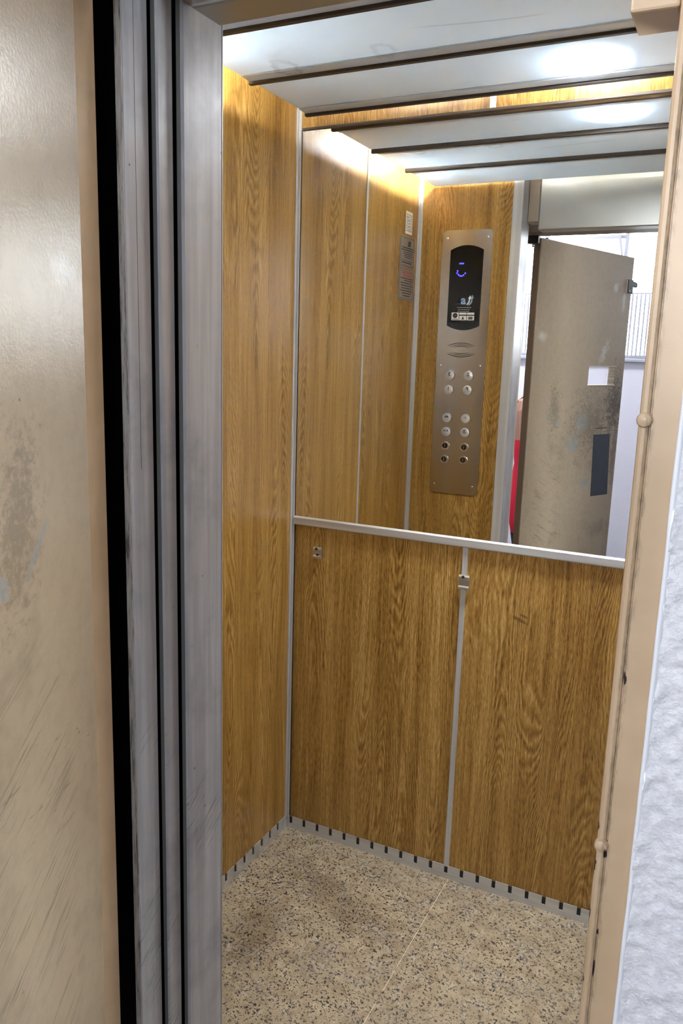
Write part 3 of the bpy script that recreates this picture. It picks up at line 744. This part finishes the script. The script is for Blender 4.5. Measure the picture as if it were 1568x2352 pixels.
for i, (z, a, b, h) in enumerate(((1.884, 1.175, 1.283, 0.0045), (1.876, 1.172, 1.286, 0.0040), (1.868, 1.180, 1.270, 0.0024), (1.862, 1.180, 1.268, 0.0024), (1.856, 1.182, 1.262, 0.0024),
                                  (1.850, 1.190, 1.260, 0.0022), (1.839, 1.172, 1.286, 0.0015), (1.832, 1.190, 1.280, 0.0048), (1.822, 1.172, 1.286, 0.0013))):
    fake_lines('engraved_line', a, b, z, h, 'ink', p, X, '+x', (0.006, 0.018))
p, X = plate(1.157, 1.300, 1.700, 1.808, 'grey engraved metal plate with red heading, lowest on the left wall')
for i, (z, a, b, h) in enumerate(((1.796, 1.178, 1.270, 0.0055), (1.787, 1.176, 1.262, 0.0045), (1.777, 1.172, 1.285, 0.0034), (1.769, 1.172, 1.250, 0.0034), (1.760, 1.180, 1.286, 0.0034),
                                  (1.751, 1.172, 1.280, 0.0034), (1.742, 1.180, 1.276, 0.0034), (1.733, 1.172, 1.286, 0.0034), (1.724, 1.182, 1.270, 0.0034), (1.715, 1.190, 1.260, 0.0034))):
    fake_lines('engraved_line', a, b, z, h, 'red_ink' if i < 2 else 'ink', p, X, '+x', (0.006, 0.016))

# ================================================================ CAR DOORS (stacked sliding leaves)
d = tag(box('door_2', -1.42, -0.812, 0.958, 0.972, 0.012, 1.99, 'black', None), 'outer grey sliding car door leaf, pushed open', kind='structure')
prism('leading_edge', [(-0.8148, 0.922), (-0.8045, 0.922), (-0.803, 0.9235), (-0.803, 0.974), (-0.8045, 0.9755), (-0.8148, 0.9755)], 2, 0.012, 1.99, 'jamb', d)
box('worn_lip', -0.8150, -0.8036, 0.9205, 0.9222, 0.012, 1.99, 'edge', d, 0.0004)
box('seam_line', -0.8031, -0.8028, 0.9455, 0.9461, 1.32, 1.99, 'ink', d)
d = tag(box('door_3', -1.42, -0.803, 0.990, 1.006, 0.012, 1.99, 'black', None), 'inner grey sliding car door leaf, pushed open', kind='structure')
prism('leading_edge', [(-0.8015, 0.981), (-0.7945, 0.981), (-0.792, 0.9835), (-0.792, 1.0150), (-0.7935, 1.0165), (-0.8015, 1.0165)], 2, 0.012, 1.99, 'jamb', d)

M['groove_grey'] = plain('dark_groove_grey', (0.135, 0.138, 0.130), 0.45, 0.2)  # dark grey for thin strips laid over the groove faces
box('groove_face', -0.8015, -0.7950, 0.9800, 0.9809, 0.012, 1.99, 'groove_grey', d)
box('groove_face', -0.7892, -0.7828, 1.0208, 1.0218, 0.012, 1.99, 'groove_grey', wf)

# ================================================================ LANDING: plaster wall, frame, door
HZ = 2.75
HX0, HX1 = -2.60, 3.20
YW = 0.797
wln = tag(box('wall_landing', HX0, -0.834, 0.800, 0.862, 0, HZ, 'plaster'), 'rough white plaster wall round the lift doorway', kind='structure')
box('wall_part', -0.834, -0.050, 0.802, 0.862, 2.06, HZ, 'plaster', wln)
box('wall_part', 0.26, HX1, YW, 0.862, 0, HZ, 'plaster', wln)
box('wall_part', -0.046, 0.26, YW + 0.006, 0.862, 0, 0.55, 'plaster', wln)
box('wall_part', -0.046, 0.26, YW + 0.006, 0.862, 1.75, HZ, 'plaster', wln)
# lumpy plaster next to the frame, as a displaced sheet
def lumpy():
    bm = bmesh.new(); st_ = 0.0034; x0, x1, z0, z1 = -0.0475, 0.26, 0.55, 1.75
    nx, nz = int((0.13 - x0) / st_), int((z1 - z0) / st_)
    xs = [x0 + st_ * i for i in range(nx + 1)] + [0.17, 0.26]
    rows = []
    for j in range(nz + 1):
        z = z0 + (z1 - z0) * j / nz; row = []
        for i, x in enumerate(xs):
            p = Vector((x * 78.0, z * 66.0, 0.4))
            h = mnoise.noise(p) * 0.0030 + mnoise.noise(p * 2.1 + Vector((3, 7, 1))) * 0.0020 + mnoise.noise(Vector((x * 9, z * 9, 2))) * 0.0012
            edge = max(0.0, 1 - (x - x0) / 0.012)
            h += edge * (0.0025 + 0.002 * mnoise.noise(Vector((z * 40, 1.2, 0.3))))
            if i > nx: h *= 0.3
            xo = x if i else x + 0.0035 * mnoise.noise(Vector((z * 26, 4.2, 8.3))) + 0.002 * mnoise.noise(Vector((z * 5, 2.2, 1.3)))
            row.append(bm.verts.new((xo, YW - h, z)))
        rows.append(row)
    for a, b in zip(rows, rows[1:]):
        for i in range(len(a) - 1): bm.faces.new((a[i], a[i + 1], b[i + 1], b[i]))
    o = link('rough_coat', new_mesh(bm), 'plaster', wln, smooth=True)
    return o
lumpy()
# wobbly white painted edge between plaster and frame
bm = bmesh.new(); prev = None
for j in range(241):
    z = 0.0 + 2.1 * j / 240
    o1 = 0.0010 * mnoise.noise(Vector((z * 14, 0.2, 5.1))) + 0.0007 * mnoise.noise(Vector((z * 3, 7.2, 1.1)))
    a = -0.0512 + o1; b = -0.0468
    ring_ = [bm.verts.new(q) for q in ((a, 0.8005, z), (a, 0.7945, z), (a + 0.0012, 0.7930, z), (b, 0.7935, z), (b + 0.003, 0.801, z))]
    if prev:
        for i in range(4): bm.faces.new((prev[i], prev[i + 1], ring_[i + 1], ring_[i]))
    prev = ring_
bmesh.ops.recalc_face_normals(bm, faces=bm.faces)
link('painted_edge', new_mesh(bm), 'white_edge', wln, smooth=True)

fr = tag(empty('trim_4', (-0.45, 0.85, 0)), 'beige painted steel frame of the lift doorway', kind='structure')
# right jamb: flat face, groove, round bead, return
prism('jamb', [(-0.0510, 0.800), (-0.0752, 0.800), (-0.0760, 0.8035), (-0.0770, 0.8035), (-0.0776, 0.8005), (-0.0800, 0.7985), (-0.0832, 0.7988), (-0.0858, 0.8010), (-0.0868, 0.8045), (-0.0868, 0.893), (-0.0510, 0.893)], 2, 0.0, 1.97, 'frame', fr)
prism('jamb', [(-0.840, 0.8175), (-0.8265, 0.8175), (-0.825, 0.819), (-0.825, 0.893), (-0.840, 0.893)], 2, 0.0, 1.97, 'frame', fr)
box('head', -0.840, -0.051, 0.8035, 0.893, 1.970, 2.065, 'dark_edge', fr, 0.002)
for z in (1.4475, 1.0085):
    lathe('bumper', [(0.0072, 0.001), (0.0072, -0.0025), (0.0060, -0.0050), (0.0030, -0.0064), (0.0, -0.0068)], (-0.0812, 0.7995, z), (0, 1, 0), 'frame', fr, 20)
bx = box('lock_box', -0.1285, -0.0872, 0.805, 0.863, 1.800, 1.930, 'frame', fr, 0.0025, 2)
box('bolt_hole', -0.1287, -0.1283, 0.822, 0.846, 1.845, 1.872, 'dark', bx)
# pivot
pv = box('pivot_bracket', -0.8248, -0.783, 0.806, 0.842, 1.940, 1.9695, 'black_metal', fr, 0.002)
lathe('pivot_pin', [(0.0, 0.0), (0.006, 0.0), (0.006, 0.012), (0.0, 0.012)], (-0.806, 0.818, 1.928), (0, 0, 1), 'chrome', pv, 14)

# the landing door: local x runs from the hinge edge to the free edge, local -y... inner face looks to +y' (car side)
DH = (-0.7775, 0.810, 0.0)
ang = math.atan2(-0.941, 0.339)
dr = empty('door_1', DH, ang)
tag(dr, 'worn beige steel landing door standing half open', kind='structure')
dr['_org'] = (0, 0, 0)
W_, TH = 0.762, 0.034
U0, U1, V0, V1 = 0.445, 0.678, 1.394, 1.475
def leaf(bm, y0, y1):
    # slab with a rectangular window opening
    us = [0.0, U0, U1, W_]; zs = [0.012, V0, V1, 1.9645]
    grid = [[[bm.verts.new((u, y, z)) for z in zs] for u in us] for y in (y0, y1)]
    for i in range(3):
        for j in range(3):
            if i == 1 and j == 1: continue
            a = grid[0]; bm.faces.new((a[i][j], a[i + 1][j], a[i + 1][j + 1], a[i][j + 1]))
            a = grid[1]; bm.faces.new((a[i][j], a[i][j + 1], a[i + 1][j + 1], a[i + 1][j]))
    A, B = grid
    for i in range(3):
        bm.faces.new((A[i][0], B[i][0], B[i + 1][0], A[i + 1][0])); bm.faces.new((A[i][3], A[i + 1][3], B[i + 1][3], B[i][3]))
        bm.faces.new((A[0][i], A[0][i + 1], B[0][i + 1], B[0][i])); bm.faces.new((A[3][i], B[3][i], B[3][i + 1], A[3][i + 1]))
    for (p, q) in (((1, 1), (2, 1)), ((2, 1), (2, 2)), ((2, 2), (1, 2)), ((1, 2), (1, 1))):
        bm.faces.new((A[p[0]][p[1]], A[q[0]][q[1]], B[q[0]][q[1]], B[p[0]][p[1]]))
    bmesh.ops.recalc_face_normals(bm, faces=bm.faces)
# after rotation local +y points to (0.941, 0.339): the face seen from the car side
bm = bmesh.new(); leaf(bm, -TH, 0.0)
lf = link('leaf', new_mesh(bm), 'door', dr, local=True)
bv = lf.modifiers.new('soft_edges', 'BEVEL'); bv.width = 0.0025; bv.segments = 2; bv.limit_method = 'ANGLE'
box('hinge_rebate', -0.003, -0.0002, -TH + 0.002, -0.0035, 0.02, 1.960, 'dark_edge', dr, 0.001, 1, True)
wfm = boxes('window_ledge', [(U0 - 0.004, U1 + 0.006, -0.001, 0.003, V1 - 0.001, V1 + 0.003), (U0 - 0.004, U1 + 0.006, -0.001, 0.003, V0 - 0.003, V0 + 0.001)], 'frame_plain', dr, 0.0, True) if False else None
M['frame_plain'] = plain('beige_paint_plain', (0.47, 0.385, 0.295), 0.4)
for z0, z1 in ((V1 - 0.001, V1 + 0.0035), (V0 - 0.0035, V0 + 0.001)):
    box('window_ledge', U0 - 0.005, U1 + 0.005, -0.001, 0.0035, z0, z1, 'frame_plain', dr, 0.0008, 1, True)
box('window_pane', U0 + 0.0005, U1 - 0.0005, -TH + 0.005, -TH + 0.008, V0 + 0.0005, V1 - 0.0005, 'glass', dr, 0, 1, True)
prism('dark_film', [(0.536, 1.171), (0.684, 1.169), (0.7095, 0.880), (0.555, 0.885)], 1, 0.0002, 0.0014, 'navy', dr, local=True)
box('film_slot', 0.55, 0.655, -0.0002, 0.0006, 1.196, 1.200, 'ink', dr, 0, 1, True)
lk = boxes('lock_case', [(0.716, 0.764, -0.004, 0.006, 1.806, 1.866)], 'black_metal', dr, 0.002, True)
box('lock_plate', 0.708, 0.7158, -0.001, 0.0035, 1.806, 1.866, 'frame_plain', lk, 0.001, 1, True)
box('bolt', 0.766, 0.806, -0.016, -0.004, 1.838, 1.862, 'black_metal', lk, 0.003, 2, True)
lathe('roller', [(0.0, -0.006), (0.011, -0.006), (0.012, 0.0), (0.011, 0.006), (0.0, 0.006)], (0.812, -0.010, 1.848), (0, 1, 0), 'black_metal', lk, 18, True)
box('screw_head', 0.728, 0.736, 0.006, 0.0078, 1.812, 1.820, 'chrome', lk, 0.001, 1, True)

# shaft between landing and car, its shade put in as black colour
tag(boxes('wall_shaft', [(-1.62, -1.60, 0.862, 1.03, -0.3, 2.6), (0.20, 0.22, 0.862, 1.03, -0.3, 2.6), (-1.62, 0.22, 0.862, 1.03, 2.58, 2.6), (-1.62, 0.22, 0.895, 1.03, -0.32, -0.30), (-1.60, -1.215, 1.02, 1.03, -0.3, 2.6), (-1.60, -0.845, 0.862, 0.872, -0.3, 2.58)], 'black'),
    'dark lift shaft seen through the gap beside the car', kind='structure')

# ================================================================ HALL
tag(box('hall_floor', HX0, HX1, WIN_Y - 0.12, 0.91, -0.05, 0.0, 'hall_floor'), 'grey terrazzo floor of the landing', kind='structure')
tag(box('hall_ceiling', HX0, HX1, WIN_Y - 0.12, 0.87, HZ, HZ + 0.05, 'wall'), 'white ceiling of the landing', kind='structure')
tag(box('wall_hall_left', HX0 - 0.05, HX0, WIN_Y - 0.12, 0.87, 0, HZ, 'wall'), 'pale end wall of the landing', kind='structure')
tag(box('wall_hall_right', HX1, HX1 + 0.05, WIN_Y - 0.12, 0.87, 0, HZ, 'brown_paint'), 'unseen end wall of the landing, coloured brown to cut bounced light', kind='structure')  # set far off and brown to cut light bounced onto the door
ww = tag(box('wall_window', HX0, HX1, WIN_Y - 0.12, WIN_Y, 0, WIN_Z0, 'wall'), 'lilac white wall under the landing window, seen in the mirror', kind='structure')
box('wall_part', HX0, WIN_X0, WIN_Y - 0.12, WIN_Y, WIN_Z0, HZ, 'wall', ww)
box('wall_part', WIN_X1, WIN2_X0, WIN_Y - 0.12, WIN_Y, WIN_Z0, HZ, 'wall', ww)
box('wall_part', WIN2_X1, HX1, WIN_Y - 0.12, WIN_Y, WIN_Z0, HZ, 'wall', ww)
box('wall_part', WIN2_X0, WIN2_X1, WIN_Y - 0.12, WIN_Y, WIN_Z1, HZ, 'wall', ww)
box('wall_part', WIN_X0, WIN_X1, WIN_Y - 0.12, WIN_Y, WIN_Z1, HZ, 'wall', ww)
wn = tag(empty('window_1', ((WIN_X0 + WIN_X1) / 2, WIN_Y, WIN_Z0)), 'bright landing window with vertical bars, seen in the mirror', kind='structure')
fy0, fy1 = WIN_Y - 0.08, WIN_Y - 0.04
boxes('window_frame', [(WIN_X0, WIN_X1, fy0, fy1, WIN_Z0, WIN_Z0 + 0.022), (WIN_X0, WIN_X1, fy0, fy1, WIN_Z1 - 0.03, WIN_Z1), (WIN_X0, WIN_X0 + 0.03, fy0, fy1, WIN_Z0, WIN_Z1), (WIN_X1 - 0.035, WIN_X1, fy0, fy1, WIN_Z0, WIN_Z1)], 'win_frame', wn)
box('window_sill', WIN_X0 - 0.03, WIN_X1 + 0.03, WIN_Y - 0.05, WIN_Y + 0.035, WIN_Z0 - 0.022, WIN_Z0, 'win_frame', wn, 0.004)
for mx in (-1.28, -0.775):
    box('mullion', mx - 0.011, mx + 0.011, fy0, fy1, WIN_Z0 + 0.022, WIN_Z1 - 0.03, 'win_frame', wn, 0.002)
box('transom_bar', WIN_X0 + 0.03, -0.786, fy0, fy1, 2.262, 2.285, 'win_frame', wn, 0.002)
prism('stay_arm', [(-0.828, 2.285), (-0.812, 2.285), (-0.779, 2.10), (-0.789, 2.10)], 1, WIN_Y - 0.03, WIN_Y - 0.02, 'win_frame', wn)
for x0, x1 in ((WIN_X0 + 0.03, -1.291), (-1.269, -0.786), (-0.764, WIN_X1 - 0.035)):
    box('window_pane', x0, x1, WIN_Y - 0.066, WIN_Y - 0.062, WIN_Z0 + 0.022, WIN_Z1 - 0.03, 'glass', wn)
x = WIN_X0 + 0.05
barm = None
while x < WIN_X1 - 0.04:
    if barm is None:
        o = box('window_bar', -0.0055, 0.0055, -0.006, 0.006, 0.0, 0.41, 'bars', wn, 0, 1, True); barm = o.data; o['_org'] = (0, 0, 0)
    else:
        o = bpy.data.objects.new('window_bar', barm); COL.objects.link(o); o.parent = wn
    o.location = (x - (WIN_X0 + WIN_X1) / 2, -0.095, 0.0)
    x += 0.0257
box('bar_rail', WIN_X0 + 0.03, WIN_X1 - 0.03, WIN_Y - 0.10, WIN_Y - 0.09, 1.925, 1.935, 'bars', wn)
w2 = tag(empty('window_added', ((WIN2_X0 + WIN2_X1) / 2, WIN_Y, WIN_Z0)), 'unseen second landing window, added to light the plaster wall', kind='structure')
boxes('window_frame', [(WIN2_X0, WIN2_X1, fy0, fy1, WIN_Z0, WIN_Z0 + 0.022), (WIN2_X0, WIN2_X1, fy0, fy1, WIN_Z1 - 0.03, WIN_Z1), (WIN2_X0, WIN2_X0 + 0.03, fy0, fy1, WIN_Z0, WIN_Z1), (WIN2_X1 - 0.03, WIN2_X1, fy0, fy1, WIN_Z0, WIN_Z1)], 'win_frame', w2)
box('window_sill', WIN2_X0 - 0.03, WIN2_X1 + 0.03, WIN_Y - 0.05, WIN_Y + 0.035, WIN_Z0 - 0.022, WIN_Z0, 'win_frame', w2, 0.004)
box('window_pane', WIN2_X0 + 0.03, WIN2_X1 - 0.03, WIN_Y - 0.066, WIN_Y - 0.062, WIN_Z0 + 0.022, WIN_Z1 - 0.03, 'glass', w2)
# unseen round ceiling lamp, added to brighten the landing
hl = tag(empty('added_hall_lamp', (-1.50, -0.55, HZ)), 'unseen ceiling lamp added to brighten the landing', 'lamp')
lathe('base', [(0.0, 0.0), (0.17, 0.0), (0.17, -0.02), (0.0, -0.02)], (-1.50, -0.55, HZ), (0, 0, 1), 'white_plastic', hl, 32)
lathe('glass_dome', [(0.16, -0.02), (0.15, -0.05), (0.11, -0.075), (0.05, -0.088), (0.0, -0.09)], (-1.50, -0.55, HZ), (0, 0, 1), 'added_hall_lamp', hl, 32)

# ================================================================ PERSON (behind the door, a sliver shows in the mirror)
def loft(bm, rings, n=20):
    """rings: (centre, e1, e2, r1, r2)"""
    rows = []
    for c, e1, e2, r1, r2 in rings:
        c = Vector(c); rows.append([bm.verts.new(c + Vector(e1) * r1 * math.cos(2 * math.pi * k / n) + Vector(e2) * r2 * math.sin(2 * math.pi * k / n)) for k in range(n)])
    for a, b in zip(rows, rows[1:]):
        for k in range(n): bm.faces.new((a[k], a[(k + 1) % n], b[(k + 1) % n], b[k]))
    bm.faces.new(list(reversed(rows[0]))); bm.faces.new(rows[-1])
def limb(bm, pts, n=12):
    """pts: (point, radius) tapered tube"""
    rings = []
    for i, (p, r) in enumerate(pts):
        p = Vector(p)
        dv = (Vector(pts[min(i + 1, len(pts) - 1)][0]) - Vector(pts[max(i - 1, 0)][0])).normalized()
        e1 = dv.orthogonal().normalized(); e2 = dv.cross(e1)
        rings.append((p, e1, e2, r, r))
    # keep frames consistent
    base = rings[0][1]; out = []
    for c, e1, e2, r1, r2 in rings:
        dv = e1.cross(e2); b = (base - dv * base.dot(dv)).normalized(); out.append((c, b, dv.cross(b), r1, r2)); base = b
    loft(bm, out, n)
PC = (-0.975, -0.21)     # faces +x; x offsets below are forward of the body axis
pe = tag(empty('person', (PC[0], PC[1], 0)), 'person in a red low-backed dress standing behind the open landing door', 'person')
ex, ey = (1, 0, 0), (0, 1, 0)
def P3(fx, sy, z): return (PC[0] + fx, PC[1] + sy, z)
bm = bmesh.new()
loft(bm, [(P3(0.0, 0, 0.70), ex, ey, 0.105, 0.165), (P3(-0.002, 0, 0.78), ex, ey, 0.112, 0.175), (P3(0.0, 0, 0.86), ex, ey, 0.105, 0.160), (P3(0.0, 0, 0.95), ex, ey, 0.095, 0.132),
          (P3(-0.005, 0, 1.05), ex, ey, 0.102, 0.140), (P3(-0.008, 0, 1.15), ex, ey, 0.115, 0.152), (P3(-0.010, 0, 1.23), ex, ey, 0.108, 0.165), (P3(-0.012, 0, 1.285), ex, ey, 0.090, 0.150),
          (P3(-0.010, 0, 1.318), ex, ey, 0.065, 0.090), (P3(0.0, 0, 1.345), ex, ey, 0.052, 0.055), (P3(0.012, 0, 1.40), ex, ey, 0.050, 0.048)], 24)
loft(bm, [(P3(0.020, 0, 1.372), ex, ey, 0.040, 0.035), (P3(0.030, 0, 1.392), ex, ey, 0.068, 0.052), (P3(0.030, 0, 1.43), ex, ey, 0.082, 0.064), (P3(0.024, 0, 1.475), ex, ey, 0.090, 0.071),
          (P3(0.016, 0, 1.52), ex, ey, 0.090, 0.072), (P3(0.010, 0, 1.555), ex, ey, 0.075, 0.062), (P3(0.008, 0, 1.578), ex, ey, 0.045, 0.038)], 20)
limb(bm, [(P3(0.108, 0, 1.478), 0.007), (P3(0.122, 0, 1.455), 0.011), (P3(0.108, 0, 1.438), 0.012)], 10)       # nose
limb(bm, [(P3(0.100, -0.022, 1.418), 0.006), (P3(0.112, 0, 1.418), 0.008), (P3(0.100, 0.022, 1.418), 0.006)], 8)   # lips
for s in (-1, 1):
    limb(bm, [(P3(0.018, s * 0.068, 1.490), 0.010), (P3(0.010, s * 0.074, 1.470), 0.014), (P3(0.018, s * 0.069, 1.445), 0.009)], 8)   # ears
    limb(bm, [(P3(-0.005, s * 0.150, 1.268), 0.048), (P3(-0.005, s * 0.185, 1.235), 0.045), (P3(0.000, s * 0.205, 1.12), 0.038), (P3(0.020, s * 0.212, 1.01), 0.033), (P3(0.075, s * 0.200, 0.92), 0.031), (P3(0.140, s * 0.165, 0.85), 0.022)], 14)
    # hand: palm and five fingers, relaxed
    limb(bm, [(P3(0.140, s * 0.165, 0.85), 0.021), (P3(0.165, s * 0.150, 0.815), 0.027), (P3(0.180, s * 0.140, 0.775), 0.027)], 10)
    for k, (l, off) in enumerate(((0.060, -0.022), (0.070, -0.008), (0.066, 0.006), (0.052, 0.020))):
        b0 = Vector(P3(0.181 - off * 0.3, s * (0.140 + off), 0.772))
        limb(bm, [(b0, 0.0092), (b0 + Vector((0.006, -s * 0.006, -l * 0.5)), 0.0085), (b0 + Vector((0.000, -s * 0.016, -l * 0.85)), 0.0075), (b0 + Vector((-0.008, -s * 0.020, -l)), 0.006)], 8)
    limb(bm, [(P3(0.165, s * 0.130, 0.825), 0.012), (P3(0.188, s * 0.112, 0.800), 0.0100), (P3(0.198, s * 0.108, 0.768), 0.008)], 8)
    limb(bm, [(P3(0.0, s * 0.085, 0.76), 0.088), (P3(0.004, s * 0.086, 0.60), 0.074), (P3(0.010, s * 0.084, 0.44), 0.053), (P3(-0.004, s * 0.084, 0.30), 0.052), (P3(-0.004, s * 0.084, 0.16), 0.034), (P3(-0.006, s * 0.084, 0.075), 0.031), (P3(-0.010, s * 0.084, 0.035), 0.034)], 14)
    loft(bm, [(P3(-0.050, s * 0.084, 0.03), ey, (0, 0, 1), 0.028, 0.026), (P3(0.0, s * 0.086, 0.036), ey, (0, 0, 1), 0.034, 0.034), (P3(0.07, s * 0.090, 0.026), ey, (0, 0, 1), 0.040, 0.024), (P3(0.13, s * 0.092, 0.018), ey, (0, 0, 1), 0.038, 0.016), (P3(0.16, s * 0.092, 0.014), ey, (0, 0, 1), 0.022, 0.012)], 12)
bmesh.ops.recalc_face_normals(bm, faces=bm.faces)
body = link('body', new_mesh(bm), 'skin', pe, smooth=True)
rm = body.modifiers.new('fuse', 'REMESH'); rm.mode = 'VOXEL'; rm.voxel_size = 0.0055; rm.use_smooth_shade = True
sm = body.modifiers.new('soften', 'SMOOTH'); sm.iterations = 3; sm.factor = 0.5
bm = bmesh.new()
loft(bm, [(P3(0.002, 0, 0.595), ex, ey, 0.092, 0.190), (P3(0.001, 0, 0.66), ex, ey, 0.108, 0.192), (P3(-0.002, 0, 0.74), ex, ey, 0.116, 0.188), (P3(-0.001, 0, 0.80), ex, ey, 0.115, 0.182), (P3(0.0, 0, 0.86), ex, ey, 0.108, 0.165),
          (P3(0.0, 0, 0.95), ex, ey, 0.099, 0.137), (P3(-0.004, 0, 1.02), ex, ey, 0.104, 0.142), (P3(-0.006, 0, 1.08), ex, ey, 0.110, 0.149)], 32)
for v in bm.verts:                                  # neckline dips at the back, rises in front; soft vertical folds
    rel = (v.co.x - PC[0]) / 0.12
    t_ = max(0.0, (v.co.z - 0.95) / 0.13)
    if rel > 0: v.co.z += t_ * rel * 0.12
    a_ = math.atan2(v.co.y - PC[1], v.co.x - PC[0])
    v.co.x += 0.003 * math.sin(9 * a_) * max(0, (0.95 - v.co.z)) * 3
dress = link('dress', new_mesh(bm), 'red', pe, smooth=True)
for s in (-1, 1):
    bm = bmesh.new(); limb(bm, [(P3(0.002, s * 0.086, 0.66), 0.084), (P3(0.004, s * 0.086, 0.58), 0.078), (P3(0.010, s * 0.084, 0.44), 0.058), (P3(-0.004, s * 0.084, 0.30), 0.057), (P3(-0.004, s * 0.084, 0.14), 0.039)], 16)
    link('legging', new_mesh(bm), 'black_cloth', pe, smooth=True)
    bm = bmesh.new(); limb(bm, [(P3(0.098, s * 0.085, 1.15), 0.006), (P3(0.085, s * 0.090, 1.25), 0.007), (P3(0.035, s * 0.092, 1.318), 0.007), (P3(-0.035, s * 0.092, 1.322), 0.007), (P3(-0.098, s * 0.088, 1.262), 0.007), (P3(-0.122, s * 0.080, 1.17), 0.006), (P3(-0.118, s * 0.075, 1.08), 0.006)], 8)
    link('shoulder_strap', new_mesh(bm), 'black_cloth', pe, smooth=True)
    lathe('eye', [(0.0, 0.012), (0.006, 0.010), (0.0105, 0.004), (0.011, 0.0)], P3(0.094, s * 0.030, 1.470), (1, 0, 0), 'eye_white', pe, 14)
    lathe('pupil', [(0.0, 0.0128), (0.0045, 0.0115)], P3(0.094, s * 0.030, 1.470), (1, 0, 0), 'hair', pe, 12)
bm = bmesh.new()
loft(bm, [(P3(-0.030, 0, 1.405), ex, ey, 0.030, 0.050), (P3(-0.015, 0, 1.44), ex, ey, 0.050, 0.072), (P3(-0.005, 0, 1.485), ex, ey, 0.066, 0.082), (P3(0.010, 0, 1.53), ex, ey, 0.088, 0.084), (P3(0.002, 0, 1.57), ex, ey, 0.078, 0.070), (P3(0.002, 0, 1.595), ex, ey, 0.045, 0.042)], 20)
link('hair', new_mesh(bm), 'hair', pe, smooth=True)

for o in list(bpy.data.objects):
    if '_org' in o: del o['_org']
